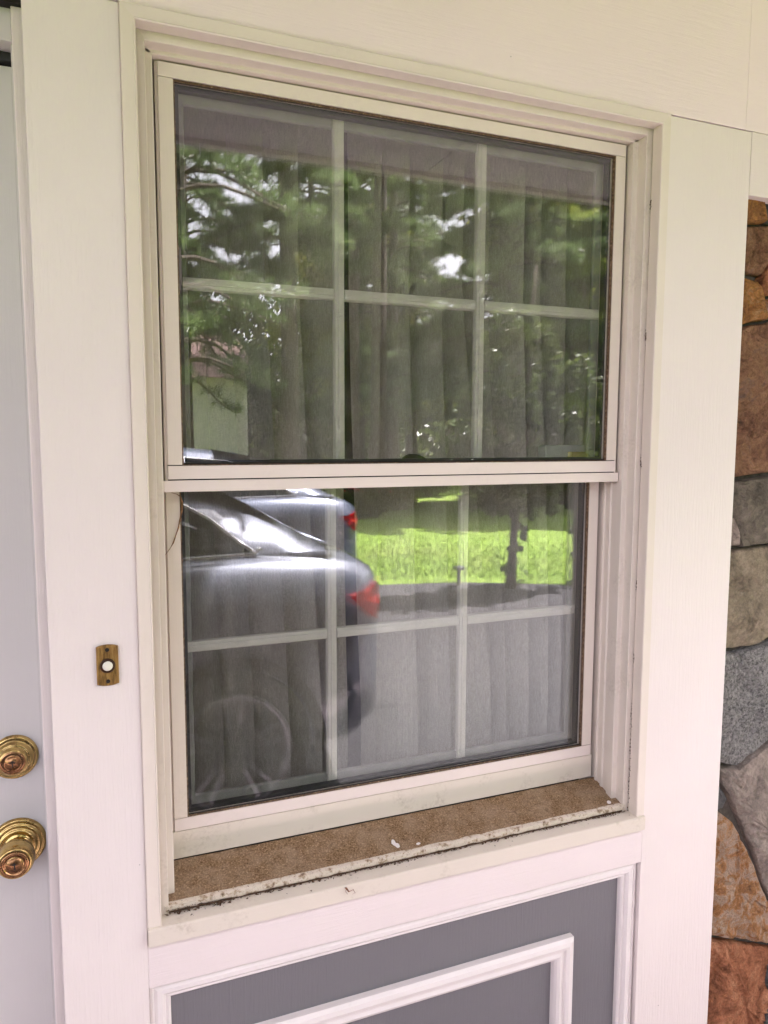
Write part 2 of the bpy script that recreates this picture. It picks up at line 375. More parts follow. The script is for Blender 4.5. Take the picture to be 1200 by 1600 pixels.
def tris_mesh(name, V):
    """V: (n,3,3) triangle soup"""
    n = V.shape[0]; me = bpy.data.meshes.new(name)
    me.vertices.add(n*3); me.vertices.foreach_set('co', V.reshape(-1).astype(np.float32))
    me.loops.add(n*3); me.loops.foreach_set('vertex_index', np.arange(n*3, dtype=np.int32))
    me.polygons.add(n); me.polygons.foreach_set('loop_start', np.arange(0, n*3, 3, dtype=np.int32))
    try: me.polygons.foreach_set('loop_total', np.full(n, 3, dtype=np.int32))
    except Exception: pass
    me.update(calc_edges=True); me.validate(); return me
nr = np.random.default_rng(5)
def unit(n):
    v = nr.normal(size=(n, 3)); return v/np.linalg.norm(v, axis=1, keepdims=True)
def leaf_tris(C, size):
    """pointed leaves: two triangles each"""
    n = len(C); d = unit(n); a = np.cross(d, unit(n)); a /= np.linalg.norm(a, axis=1, keepdims=True)
    s = (size*(.6+.8*nr.random(n)))[:, None]
    p0 = C-d*s*.5; p1 = C+a*s*.3; p2 = C+d*s*.5; p3 = C-a*s*.3
    return np.concatenate([np.stack([p0, p1, p2], 1), np.stack([p0, p2, p3], 1)])
def needle_tris(C, D, size, k=6, wid=.0045):
    """tufts of thin needles fanning about direction D"""
    out = []
    for _ in range(k):
        d = D*.9 + unit(len(C))*.8; d /= np.linalg.norm(d, axis=1, keepdims=True)
        a = np.cross(d, unit(len(C))); a /= np.linalg.norm(a, axis=1, keepdims=True)
        s = (size*(.7+.6*nr.random(len(C))))[:, None]
        out.append(np.stack([C-a*wid, C+a*wid, C+d*s], 1))
    return np.concatenate(out)
# grass blades along the lawn edge and over the nearer lawn
gx = nr.uniform(-1, 8.5, 42000); gd = np.abs(nr.normal(0, 2.6, 42000)); gy = np.array([edge_y(x) for x in gx]) - gd + .01
gz = np.array([lawn_h(x, y) if d > .05 else .0 for x, y, d in zip(gx, gy, gd)])
gC = np.stack([gx, gy, gz], 1); ga = unit(len(gC))*.004; ga[:, 2] = 0; gt = gC + np.stack([nr.normal(0, .012, len(gC)), nr.normal(0, .012, len(gC)), nr.uniform(.035, .075, len(gC))], 1)
tag(link('grass', tris_mesh('grass', np.stack([gC-ga, gC+ga, gt], 1)), M_lawn), 'short bright green grass of the lawn beyond the driveway', 'grass', kind='stuff')

# ------------------------------------------------------------------ house wall, boards, soffit
hw_ = empty('house_wall', (XC, 0, 0), 'white painted board wall with gray lower panel around the window and beside the door', 'wall')
box('board', -.0655, .0602, 0, .030, -1.62, .6135, M_board, hw_)
box('board', 1.0538, 1.2622, 0, .030, -1.62, .6135, M_board, hw_)
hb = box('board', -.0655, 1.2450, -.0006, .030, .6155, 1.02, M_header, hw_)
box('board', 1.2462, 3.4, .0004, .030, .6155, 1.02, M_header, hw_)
box('board', 1.2630, 3.4, -.0004, .030, .4914, .6143, M_boardh, hw_)
box('board', .0602, 1.0538, 0, .030, -.8915, -.8165, M_boardh, hw_)
box('board', .0602, 1.0538, 0, .030, -1.62, -1.42, M_boardh, hw_)

box('board', -2.6, -1.16, 0, .030, -1.62, 1.02, M_board, hw_)
bmb = bmesh.new()
for x0, x1, z0, z1 in ((-.064, .075, -1.62, .61), (1.04, 1.27, -1.62, .61), (-1.15, 3.4, .60, 1.02), (.06, 1.05, -.96, -.80)):
    box_bm(x0, x1, .0305, .16, z0+CZ, z1+CZ, 0, bmb)
bm_obj('sheathing', bmb, M_dark, hw_)
# gray recessed panel with mouldings
box('panel', .060, 1.055, .0255, .0300, -1.425, -.885, M_gray, hw_, 0)
pr = [(0, .0290), (0, .0095), (.005, .0075), (.0065, .0100), (.012, .0075), (.0195, .0075), (.024, .0115), (.0255, .0150), (.030, .0140), (.0335, .0175), (.0350, .0290)]
rect1 = (.0612, 1.0500, -1.42, -.8930)
for s_, m0, m1 in (('L', 1, 1), ('R', 1, 1), ('T', 1, 1), ('B', 1, 1)):
    frame('panel_moulding', s_, rect1, pr, m0, m1, M_mould if s_ in 'LR' else M_mouldh, hw_)
pr2 = [(0, .0254), (0, .0120), (.006, .0065), (.014, .0045), (.021, .0065), (.0235, .0110), (.028, .0110), (.034, .0085), (.040, .0115), (.0440, .0170), (.0460, .0254)]
rect2 = (.216, .8980, -1.34, -1.0265)
for s_ in 'LRTB':
    frame('panel_moulding', s_, rect2, pr2, 1, 1, M_mould if s_ in 'LR' else M_mouldh, hw_)
# caulk shadow lines beside the boards
# eave over the wall
ev = empty('eave', (0, -.7, CZ+1.0), 'painted eave soffit and fascia over the wall, seen mirrored at the top of the glass', 'eave')
for k in range(9):
    x0 = -7+k*1.65
    box('soffit_board', x0, x0+1.645, -1.40, .03, 1.02, 1.035, M_soffit, ev, 0)
box('fascia', -7, 7.85, -1.44, -1.402, 1.005, 1.20, M_board, ev)
rf = bmesh.new()
vsr = [(-7.3, -1.50, 1.20+CZ), (8.1, -1.50, 1.20+CZ), (8.1, 4.5, 3.55+CZ), (-7.3, 4.5, 3.55+CZ), (-7.3, 10.5, 1.2+CZ), (8.1, 10.5, 1.2+CZ)]
rv = [rf.verts.new(v) for v in vsr]; rv2 = [rf.verts.new((v[0], v[1], v[2]+.08)) for v in vsr]
for a in ((0,1,2,3), (3,2,5,4)): rf.faces.new([rv[i] for i in a]); rf.faces.new([rv2[i] for i in a])
rf.faces.new((rv[0], rv[1], rv2[1], rv2[0])); rf.faces.new((rv[4], rv[5], rv2[5], rv2[4]))
rf.faces.new((rv[0], rv[3], rv2[3], rv2[0])); rf.faces.new((rv[3], rv[4], rv2[4], rv2[3])); rf.faces.new((rv[1], rv[2], rv2[2], rv2[1])); rf.faces.new((rv[2], rv[5], rv2[5], rv2[2]))
tag(bm_obj('house_roof', rf, M_roof), 'low pitched shingle roof over the house behind the eave', 'roof')
# dark room behind the glass
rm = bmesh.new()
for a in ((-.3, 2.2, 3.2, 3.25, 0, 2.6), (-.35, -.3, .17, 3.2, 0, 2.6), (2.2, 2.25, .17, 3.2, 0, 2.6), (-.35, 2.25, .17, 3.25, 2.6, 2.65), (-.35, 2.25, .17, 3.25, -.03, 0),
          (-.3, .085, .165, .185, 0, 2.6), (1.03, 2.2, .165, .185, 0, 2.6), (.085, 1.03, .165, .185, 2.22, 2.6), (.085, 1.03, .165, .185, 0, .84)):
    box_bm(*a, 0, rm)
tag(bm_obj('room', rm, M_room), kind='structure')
hs = bmesh.new()
for a in ((-7, -2.6, .031, .2, 0, 2.66), (3.4, 7.8, .031, .2, 0, 2.66), (-7, -6.8, .2, 9, 0, 3.4), (7.6, 7.8, .2, 9, 0, 3.4), (-7, 7.8, 8.9, 9.1, 0, 3.0)): box_bm(*a, 0, hs)
tag(bm_obj('house_side_walls', hs, M_board), 'white side and back walls of the house beyond the picture', 'wall')

# ------------------------------------------------------------------ window
win = empty('window', (XC, 0, CZ-.80), 'cream double hung window with two by three grids, reflecting pines, lawn and a parked car', 'window')
rc = (XC-.4965, XC+.4965, -.7885, .6145)
cas = [(0, .020), (0, -.0035), (.0015, -.0050), (.0185, -.0050), (.0200, -.0065), (.0218, -.0050), (.0222, .0183), (.010, .020)]
for s_, m0, m1 in (('L', 0, 1), ('R', 0, 1), ('T', 1, 1)):
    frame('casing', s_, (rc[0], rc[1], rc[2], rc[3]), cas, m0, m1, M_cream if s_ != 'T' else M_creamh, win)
jam = [(.0232, .0215), (.0345, .0200), (.0355, .0210), (.0355, .0425), (.0362, .0432), (.0462, .0432), (.0475, .0442), (.0475, .0610), (.0440, .0622), (.0440, .0770), (.0470, .0790),
       (.0470, .0835), (.0440, .0850), (.0440, .0960), (.0475, .0975), (.0475, .1020), (.0440, .1030), (.0440, .1600), (.0100, .1600), (.0100, .0215)]
jamt = [(.0232, .0215), (.0345, .0200), (.0355, .0210), (.0355, .0425), (.0362, .0432), (.0405, .0432), (.0415, .0442), (.0415, .0610), (.0415, .1600), (.0100, .1600), (.0100, .0215)]
for s_, m0, m1 in (('L', 0, 1), ('R', 0, 1)):
    frame('jamb', s_, (rc[0], rc[1], -.8000, rc[3]), jam, m0, .88, M_jamb, win)
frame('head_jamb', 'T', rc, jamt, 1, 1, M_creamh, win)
# upper sash
def sash(yf, zt, zb, bead_t, bead_b, rail_b, gl_z0, gl_z1, label):
    HF, HB, HG = .4450, .4405, .4150
    bm = bmesh.new()
    depth = .046
    rectS = (XC-HF, XC+HF, zb, zt)
    wt = zt-gl_z1+.000; wb = gl_z0-zb
    for s_, wd in (('L', .030), ('R', .030), ('T', wt), ('B', wb)):
        pass
    box_bm(XC-HF, XC-HG-.0005, yf+.0040, yf+depth, zb+CZ, zt+CZ, .0008, bm)
    box_bm(XC+HG+.0005, XC+HF, yf+.0040, yf+depth, zb+CZ, zt+CZ, .0008, bm)
    box_bm(XC-HG-.0005, XC+HG+.0005, yf+.0040, yf+depth, gl_z1+.001+CZ, zt+CZ, 0, bm)
    box_bm(XC-HG-.0005, XC+HG+.0005, yf+.0040, yf+depth, zb+CZ, gl_z0-.001+CZ, 0, bm)
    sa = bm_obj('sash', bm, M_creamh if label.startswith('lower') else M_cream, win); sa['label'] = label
    g = .0008
    def bead(x0, x1, z0, z1, m): 
        return box('bead', x0, x1, yf-.0016, yf+.0045, z0, z1, m, sa, .0005)
    bead(XC-HB, XC-HG-.003, bead_b+g, bead_t-g, M_cream); bead(XC+HG+.003, XC+HB, bead_b+g, bead_t-g, M_cream)
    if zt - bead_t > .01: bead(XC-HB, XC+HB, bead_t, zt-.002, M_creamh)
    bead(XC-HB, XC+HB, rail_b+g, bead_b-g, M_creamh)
    if rail_b - zb > .03: box('rail', XC-HF, XC+HF, yf-.0002, yf+.0045, zb, rail_b-.0008, M_stain, sa, .0008)
    bmk = bmesh.new(); box_bm(XC-HB, XC+HB, yf+.0030, yf+.0040, rail_b-.004+CZ, bead_b+.004+CZ, 0, bmk); box_bm(XC-HB, XC+HB, yf+.0030, yf+.0040, bead_t-.004+CZ, bead_t+.004+CZ, 0, bmk); bm_obj('seam', bmk, M_dark, sa)
    # grimy gasket round the glass, then black spacer
    bg_ = bmesh.new(); pf = [(0, yf+.0005), (.0024, yf+.0030), (.0024, yf+.0080), (0, yf+.0080)]
    rg = (XC-HG-.0028, XC+HG+.0028, gl_z0-.0028, gl_z1+.0028)
    for s_ in 'LRTB': frame_piece(bg_, s_, rg, pf, 1, 1)
    bm_obj('gasket', bg_, M_gasket, sa)
    bs = bmesh.new(); pf = [(-.001, yf+.0125), (.0060, yf+.0135), (.0060, yf+.0260), (-.001, yf+.0260)]
    rg = (XC-HG, XC+HG, gl_z0, gl_z1)
    for s_ in 'LRTB': frame_piece(bs, s_, rg, pf, 1, 1)
    bm_obj('spacer', bs, M_black, sa)
    # two panes
    for k, (py, tilt) in enumerate(((yf+.0085, 0.0), (yf+.0225, .0004))):
        me = box_bm(XC-HG, XC+HG, -.0012, .0012, -(gl_z1-gl_z0)/2, (gl_z1-gl_z0)/2, 0)
        for v in me.verts:
            v.co.y += py + v.co.z*tilt + (v.co.x-XC)*tilt*.6; v.co.z += (gl_z1+gl_z0)/2+CZ
        bm_obj('glass_pane', me, M_glass, sa)
    # grid behind the panes
    ym = yf+.0300; mw = .0100
    zm = (gl_z0+gl_z1)/2 - .001; xa, xb = XC-.1395, XC+.1405
    pv = [(-mw, ym+.006), (-mw*.75, ym+.002), (-mw*.25, ym+.0015), (-mw*.2, ym), (mw*.35, ym), (mw*.4, ym+.0015), (mw*.9, ym+.0025), (mw, ym+.006), (mw, ym+.012), (-mw, ym+.012)]
    for x in (xa, xb):
        b2 = bmesh.new(); A = [b2.verts.new((x+u, y, gl_z0-.002+CZ)) for u, y in pv]; B = [b2.verts.new((x+u, y, gl_z1+.002+CZ)) for u, y in pv]
        for i in range(len(pv)): b2.faces.new((A[i], A[(i+1) % len(pv)], B[(i+1) % len(pv)], B[i]))
        b2.faces.new(A); b2.faces.new(B[::-1]); bm_obj('muntin', b2, M_muntin, sa)
    for x0, x1 in ((XC-HG-.001, xa-mw-.0004), (xa+mw+.0004, xb-mw-.0004), (xb+mw+.0004, XC+HG+.001)):
        b2 = bmesh.new(); A = [b2.verts.new((x0, y, zm+u+CZ)) for u, y in pv]; B = [b2.verts.new((x1, y, zm+u+CZ)) for u, y in pv]
        for i in range(len(pv)): b2.faces.new((A[i], A[(i+1) % len(pv)], B[(i+1) % len(pv)], B[i]))
        b2.faces.new(A); b2.faces.new(B[::-1]); bm_obj('muntin', b2, M_muntin, sa)
    bb = bmesh.new(); pf = [(-.001, ym+.0062), (.0150, ym+.0064), (.0165, ym+.0085), (.0165, ym+.0150), (-.001, ym+.0150)]
    for s_ in ('LRB' if label.startswith('lower') else 'LRT'): frame_piece(bb, s_, (XC-HG, XC+HG, gl_z0, gl_z1), pf, 1, 1)
    bm_obj('grid_border', bb, M_seal, sa)
    return sa
sash(.056, .5715, -.0888, .5480, -.0458, -.0690, -.0445, .5445, 'upper sash of the window, one step forward of the lower sash')
sash(.1075, -.0500, -.7410, -.0510, -.6670, -.6905, -.6650, -.0760, 'lower sash of the window, set back behind the upper sash')
# meeting strip under the upper sash bead
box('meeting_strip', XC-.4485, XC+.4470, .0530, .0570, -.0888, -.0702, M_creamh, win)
# sill: brown dirty slope, white lip, dark crack, cream nosing
xl, xr = XC-.4660, XC+.4660
n = 90; vs, fs = [], []; rows = [(.1075, -.7435), (.085, -.7505), (.060, -.7580), (.035, -.7650), (.0235, -.7690)]
for i in range(n+1):
    x = xl+(xr-xl)*i/n
    for (y, z) in rows: vs.append((x, y, z+CZ+.0009*noise.noise(Vector((x*25, y*60, 1)))))
    vs.append((x, .0235, -.7835+CZ))
k_ = len(rows)+1
for i in range(n):
    for j in range(k_-1): a = i*k_+j; fs.append((a, a+1, a+k_+1, a+k_))
sl = link('sill', mesh_pf('sill', vs, fs), M_dirt, win, smooth=False); sl['label'] = 'brown gritty window sill thick with dirt'
# lip
vs, fs = [], []
for i in range(n+1):
    x = xl+(xr-xl)*i/n; j1 = .0012*noise.noise(Vector((x*40, 0, 3))); j2 = .0026*noise.noise(Vector((x*45, 5, 3)))+.0018*noise.noise(Vector((x*160, 5, 3)))
    for y, z in ((.0290, -.7672), (.0225, -.7678+j1), (.0192, -.7695+j1), (.0184, -.7755+j2*.6), (.0196, -.7785+j2*.6), (.0230, -.7790)): vs.append((x, y, z+CZ))
for i in range(n):
    for j in range(5): a = i*6+j; fs.append((a, a+1, a+7, a+6))
link('sill_lip', mesh_pf('sill_lip', vs, fs), M_lip, sl)
box('crack', xl-.004, xr+.004, .0218, .0260, -.7835, -.7700, M_debris, sl, 0)
# debris in the crack
dv = []
for i in range(1000):
    t = rng.random(); x = xl + (xr-xl)*t; dens = .4+.6*abs(noise.noise(Vector((x*9, 2, 0))))*2 + (1.2 if t < .12 else 0) + (.8 if t > .9 else 0)
    if rng.random() > dens: continue
    s = rng.uniform(.0006, .0022)*(1.6 if t < .1 else 1); c = Vector((x, rng.uniform(.0125, .0185), -.7815+CZ+rng.uniform(0, .0035)*(2 if t < .08 else 1)))
    a, b, c2, d = [c+Vector((rng.gauss(0, 1), rng.gauss(0, .7), rng.gauss(0, .6)))*s for _ in range(4)]
    for q in ((a, b, c2), (a, c2, d), (a, d, b), (b, d, c2)): dv.append([tuple(v) for v in q])
for i in range(70):
    x = rng.uniform(xl, xr); y = rng.uniform(.022, .030) if rng.random() < .5 else rng.uniform(-.006, .012)
    z = (-.7672 if y > .02 else -.7835)+CZ+.0006; s = rng.uniform(.0004, .0013); c = Vector((x, y, z))
    a, b, c2, d = [c+Vector((rng.gauss(0, 1), rng.gauss(0, 1), rng.gauss(0, .5)))*s for _ in range(4)]
    for q in ((a, b, c2), (a, c2, d), (a, d, b), (b, d, c2)): dv.append([tuple(v) for v in q])
for k in range(420):
    c0 = rng.choice((-.74, -.70, -.66, -.58, -.45, -.30, -.05, .2, .45)); c = Vector((XC+.4745+rng.gauss(0, .0007), rng.uniform(.016, .0205), CZ+c0+rng.gauss(0, .022 if c0 < -.5 else .006))); s = rng.uniform(.0004, .0013)
    a, b, c2, d = [c+Vector((rng.gauss(0, .7), rng.gauss(0, .5), rng.gauss(0, 1.4)))*s for _ in range(4)]
    for q in ((a, b, c2), (a, c2, d), (a, d, b), (b, d, c2)): dv.append([tuple(v) for v in q])
db = link('debris', tris_mesh('debris', np.array(dv)), M_debris, sl); db['kind'] = 'stuff'
nose = [(-.0090, -.7850), (-.0100, -.7870), (-.0100, -.8145), (.0310, -.8145), (.0310, -.7850), (.0180, -.7828)]
bmn = bmesh.new(); xA, xB = .0608, 1.0530
A = [bmn.verts.new((xA, y, z+CZ)) for y, z in nose]; B = [bmn.verts.new((xB, y, z+CZ)) for y, z in nose]
for i in range(len(nose)): bmn.faces.new((A[i], A[(i+1) % 6], B[(i+1) % 6], B[i]))
bmn.faces.new(A); bmn.faces.new(B[::-1])
bmesh.ops.recalc_face_normals(bmn, faces=bmn.faces); bmesh.ops.bevel(bmn, geom=bmn.edges[:], offset=.0009, segments=2, affect='EDGES')
bm_obj('sill_nosing', bmn, M_stain, win)
# bits of flaked paint on the sill
for px_, py_, sx, sz in ((.508, .0475, .0035, .007), (.5125, .0395, .0035, .005), (.553, .034, .0035, .002), (.993, .034, .004, .004)):
    c = [(px_+sx*(1+.3*rng.random())*math.cos(t), py_+sz*.9*math.sin(t)*(1+.3*rng.random())) for t in [i*math.pi/5 for i in range(10)]]
    zf = lambda y: -.7685+(y-.0235)*.308
    v = [(x, y, zf(y)+CZ+.0018) for x, y in c] + [(x, y, zf(y)+CZ+.0006) for x, y in c]
    f = [tuple(range(10))] + [(i, (i+1) % 10, 10+(i+1) % 10, 10+i) for i in range(10)]
    link('paint_flake', mesh_pf('paint_flake', v, f), M_mould, sl)

# ------------------------------------------------------------------ curtains
def curtain(name, eu, el, z0, z1, label, y0=.235, seed=1):
    """folds between edges given at two heights; each fold swells to its right edge, then tucks back"""
    rr = random.Random(seed); m_ = 60; cols = []       # (index of fold, fraction, y)
    n_ = len(eu)-1
    for i in range(n_):
        amp = rr.uniform(.060, .088); base = y0 + .03 + rr.uniform(-.004, .008); k = 10; p = rr.uniform(1.3, 2.3)
        if seed == 3 and i == n_-1: amp *= .25
        for j in range(k+1):
            t = j/k; cols.append((i, t, base + .014 - amp*(t**p)*(1-.10*math.sin(t*7+i))))
        if i < n_-1:
            yb = base+.014-amp; cols += [(i, .996, yb+.006), (i, .975, yb+.014), (i, .965, base), (i, .98, base+.020)]
    vs, fs = [], []; nx = len(cols)
    for r in range(m_+1):
        z = z0+(z1-z0)*r/m_; f = max(-.6, min(1.6, (.07-z)/.40))
        for i, t, y in cols:
            xa = eu[i]+(el[i]-eu[i])*f; xb = eu[i+1]+(el[i+1]-eu[i+1])*f
            x = xa+(xb-xa)*t
            q = .0035*noise.noise(Vector((x*6, z*2.2, 7+seed)))+.0012*noise.noise(Vector((x*20, z*5, 2)))
            vs.append((x+q, y+.008*noise.noise(Vector((x*14, z*1.5, 1)))+.002*noise.noise(Vector((x*50, z*4, 4))), z+CZ))
    for r in range(m_):
        for i in range(nx-1): a = r*nx+i; fs.append((a, a+1, a+nx+1, a+nx))
    o = link(name, mesh_pf(name, vs, fs), M_curtain, smooth=False)
    return tag(o, label, 'curtain', 'curtains behind the glass')
curtain('curtain', [.06, .110, .167, .207, .257, .318, .389, .457, .481], [.06, .112, .168, .217, .272, .336, .408, .455, .488], -1.1, .66, 'gray linen curtain left of the black gap, behind the car reflection', seed=3)
curtain('curtain', [.508, .546, .608, .675, .742, .800, .874, .928, .985, 1.045, 1.10], [.520, .542, .620, .690, .780, .830, .892, .950, .993, 1.035, 1.10], -1.1, .66, 'gray linen curtain right of the black gap, behind the lawn reflection', seed=8)
# things on the ledge between the sashes
zl = -.0492
def rounded(name, x0, x1, y0, y1, z0, z1, m, bev, label, cat):
    o = bm_obj(name, box_bm(x0, x1, y0, y1, z0+CZ, z1+CZ, bev), m); return tag(o, label, cat)
M_wht = simple('gray_white_plastic', (.62, .63, .60), .5, var=.05); M_yel = simple('yellow_foam', (.55, .48, .16), .9, bumpsc=300, bst=.6); M_lump = simple('dark_green_cloth', (.03, .04, .02), .9, bumpsc=40, bst=.8)
rounded('plastic_box', .895, 1.002, .1560, .1850, zl+.001, zl+.034, M_wht, .006, 'pale gray plastic box on the ledge behind the upper glass, bottom right', 'box')
rounded('sponge', .947, .985, .1300, .1500, zl+.001, zl+.020, M_yel, .003, 'small yellow sponge on the ledge in front of the pale box', 'sponge')
bl = bmesh.new(); bmesh.ops.create_icosphere(bl, subdivisions=3, radius=1)
for v in bl.verts:
    q = v.co.copy(); h = max(0, q.z); v.co = Vector((.585+q.x*.030+.004*h, .137+q.y*.012, zl+CZ+h*.017*(1-.35*q.x)+.0012*noise.noise(q*3)))
tag(bm_obj('cloth_scrap', bl, M_lump, None, True), 'small dark green crumpled scrap on the ledge behind the upper glass', 'cloth')
# dried tendril on the lower sash
def P3(px, py, y):       # photograph pixel to a point on the plane y
    v = r2*((px-600)/FPX) - u2*((py-800)/FPX) + fw; t = (y+1.18)/v.y; return Vector((v.x*t, y, CZ+v.z*t))
tag(bm_obj('dry_tendril', tube_bm([P3(a, b, .1045) for a, b in ((268, 770), (276, 772), (282, 776), (285, 785), (284, 800), (281, 812), (279, 824), (275, 836), (271, 848), (265, 858), (259, 866), (257, 872))],
    [.0004, .0005, .0011, .0016, .0014, .0010, .0012, .0008, .0012, .0006, .0004, .0003], 6), M_twig), 'thin dried brown tendril stuck to the left stile of the lower sash', 'tendril')
hk = tube_bm([P3(539, 1387, -.0104), P3(542, 1389, -.014), P3(545, 1393, -.016), P3(548, 1392, -.015)], [.0009, .0016, .0012, .0005], 6)
tube_bm([P3(548, 1392, -.0125), P3(552, 1390, -.014), P3(555, 1395, -.013), P3(551, 1397, -.012)], [.0004, .0006, .0005, .0003], 5, hk)
tube_bm([P3(542, 1386, -.011), P3(540, 1393, -.012), P3(543, 1397, -.0125)], [.0005, .0004, .0003], 5, hk)
tag(bm_obj('insect_husk', hk, M_husk), 'tiny reddish brown dried insect husk stuck on the front of the sill nosing', 'insect husk')

# ------------------------------------------------------------------ door, knob, deadbolt, bell
dr = empty('front_door', (-.6, .09, 0), 'white front door with brass knob and deadbolt at the left edge of the picture', 'door')
box('door_slab', -1.015, -.0860, .0900, .135, -1.60, .5400, M_door, dr, .002)
df_ = empty('door_frame', (-.07, .05, 0), 'white painted door frame beside the left board of the wall', 'door frame')
box('stop', -.0815, -.0500, .0400, .0560, -1.62, 1.0200, M_board, df_, .002)
box('side_jamb', -.0845, -.0640, .0562, .160, -1.62, .5680, M_door, df_, .0)
box('head_jamb', -1.02, -.0818, .0480, .160, .5560, 1.0200, M_door, df_, .002)
box('weatherstrip', -1.02, -.0850, .0800, .100, .5430, .5555, M_black, df_, .001)
box('side_jamb', -1.06, -1.02, .0400, .160, -1.62, .5680, M_board, df_, .002)
kd = bm_obj('knob_rosette', lathe_bm((-.1275, .0900, CZ-.6500), [(.0415, 0), (.0415, .002), (.040, .005), (.0365, .0065), (.0355, .0055), (.034, .0085), (.0305, .0105), (.0295, .0095), (.028, .013), (.024, .015), (.0225, .014), (.020, .017), (.015, .018), (.0, .018)]), M_brass, dr, True)
kk = bm_obj('knob', lathe_bm((-.1275, .0725, CZ-.6500), [(.0130, 0), (.0125, .008), (.0135, .012), (.0200, .016), (.0255, .020), (.0268, .023), (.0262, .0245), (.0275, .027), (.0280, .032), (.0270, .0345), (.0272, .036), (.0265, .042), (.0240, .0475), (.0215, .0500), (.0205, .0490), (.0195, .0500), (.0165, .0510), (.0155, .0500), (.0130, .0500), (.0120, .0512), (.0, .0512)]), M_brass, dr, True)
bm_obj('key_face', lathe_bm((-.1275, .0214, CZ-.6500), [(.0205, -.0012), (.0200, .0006), (.0150, .0008), (.0148, -.0004), (.0118, -.0004), (.0116, .0012), (.0, .0012)]), M_brassface, kk, True)
def keyhole(x, y, z, par):
    b = bmesh.new(); box_bm(x-.0008, x+.0008, y-.0005, y+.001, z-.0065, z+.004, 0, b); box_bm(x-.0028, x+.0028, y-.0004, y+.001, z+.0008, z+.0022, 0, b)
    bm_obj('keyhole', b, M_black, par)
keyhole(-.1275, .0200, CZ-.6500, kk)
dbt = bm_obj('deadbolt_rosette', lathe_bm((-.1275, .0900, CZ-.5060), [(.0355, 0), (.0355, .003), (.0335, .006), (.0300, .0075), (.0295, .0065), (.0270, .0100), (.0255, .0135), (.0235, .0160), (.0225, .0150), (.0215, .0190), (.0205, .0235), (.0185, .0255), (.0180, .0255)]), M_brass, dr, True)
bm_obj('key_face', lathe_bm((-.1275, .0650, CZ-.5060), [(.0190, -.001), (.0180, .0012), (.0140, .0016), (.0110, .0010), (.0108, .0030), (.0, .0030)]), M_brassface, dbt, True)
keyhole(-.1275, .0616, CZ-.5060, dbt)
be = empty('doorbell', (.0147, 0, CZ-.346), 'small antique brass doorbell with round white button on the left board', 'doorbell')
bp = bmesh.new(); cx, cz = .0147, CZ-.3462; hw2, hh = .0158, .0318; out = []
for i in range(13): t = -1+2*i/12; out.append((cx+hw2*t, cz+hh-.0028*abs(t)**2.2))
for i in range(13): t = 1-2*i/12; out.append((cx+hw2*t, cz-hh+.0028*abs(t)**2.2))
A = [bp.verts.new((x, 0, z)) for x, z in out]; B = [bp.verts.new((x, -.0038, z)) for x, z in out]
C = [bp.verts.new((cx+(x-cx)*.92, -.0050, cz+(z-cz)*.97)) for x, z in out]
nn = len(out)
for P, Q in ((A, B), (B, C)):
    for i in range(nn): bp.faces.new((P[i], P[(i+1) % nn], Q[(i+1) % nn], Q[i]))
bp.faces.new(C); bm_obj('bell_plate', bp, M_bell, be)
for dx in (-.0118, -.0085, .0085, .0118):
    box('ridge', cx+dx-.0008, cx+dx+.0008, -.0060, -.0048, cz-CZ-.0285, cz-CZ+.0285, M_bell, be, .0003)
bm_obj('button_collar', lathe_bm((cx, -.0048, cz), [(.0112, 0), (.0112, .0015), (.0100, .0030), (.0080, .0026), (.0, .0010)], 32), simple('dark_bronze', (.05, .022, .010), .4, .5), be, True)
bm_obj('button', lathe_bm((cx, -.0056, cz), [(.0074, 0), (.0074, .0022), (.0060, .0034), (.0, .0038)], 32), M_button, be, True)
for s_ in (-1, 1): bm_obj('screw', lathe_bm((cx, -.0050, cz+s_*.0245), [(.0031, 0), (.0028, .0008), (.0015, .0002), (.0, .0002)], 16), M_dark, be)

# ------------------------------------------------------------------ stone wall
sw = empty('stone_wall', (1.6, .05, 0), 'rough multicoloured fieldstone wall at the right edge of the picture', 'wall')
def stone(poly, m, y=.026, relief=.007, pix=True, seed=0):
    pts = [P3(a, b, y) for a, b in poly] if pix else [Vector((a, y, b)) for a, b in poly]
    out = []
    for i, p in enumerate(pts):
        q = pts[(i+1) % len(pts)]; L = (q-p).length; k = max(1, int(L/.016))
        for j in range(k):
            t = j/k; v = p.lerp(q, t); nrm = Vector((q.z-p.z, 0, -(q.x-p.x))).normalized()
            v = v + nrm*.0028*noise.noise(Vector((v.x*45, seed, v.z*45))); out.append(v)
    c = sum(out, Vector())/len(out); bm = bmesh.new(); rings = []
    for sc, off, rl in ((1.0, .030, 0), (.995, .006, .3), (.965, -.001, .7), (.88, -.003, 1), (.72, -.004, 1), (.52, -.004, 1), (.28, -.004, 1)):
        ring = []
        for v in out:
            d = v-c; L = d.length; s2 = max(0, 1-(1-sc)) if sc < .9 else max(.5, 1-(1-sc)*.09/max(L, .02))
            w_ = c+d*s2
            dy = off + rl*relief*(noise.noise(Vector((w_.x*16, seed*3.1, w_.z*16)))+.8*abs(noise.noise(Vector((w_.x*34, seed, w_.z*34))))-.3+.4*noise.noise(Vector((w_.x*90, seed, w_.z*90))))
            ring.append(bm.verts.new((w_.x, y+dy, w_.z)))
        rings.append(ring)
    cv = bm.verts.new((c.x, y-.004+relief*noise.noise(Vector((c.x*16, seed*3.1, c.z*16))), c.z))
    nn = len(out)
    for A, B in zip(rings, rings[1:]):
        for i in range(nn): bm.faces.new((A[i], A[(i+1) % nn], B[(i+1) % nn], B[i]))
    for i in range(nn): bm.faces.new((rings[-1][i], rings[-1][(i+1) % nn], cv))
    return bm_obj('stone', bm, m, sw, False)
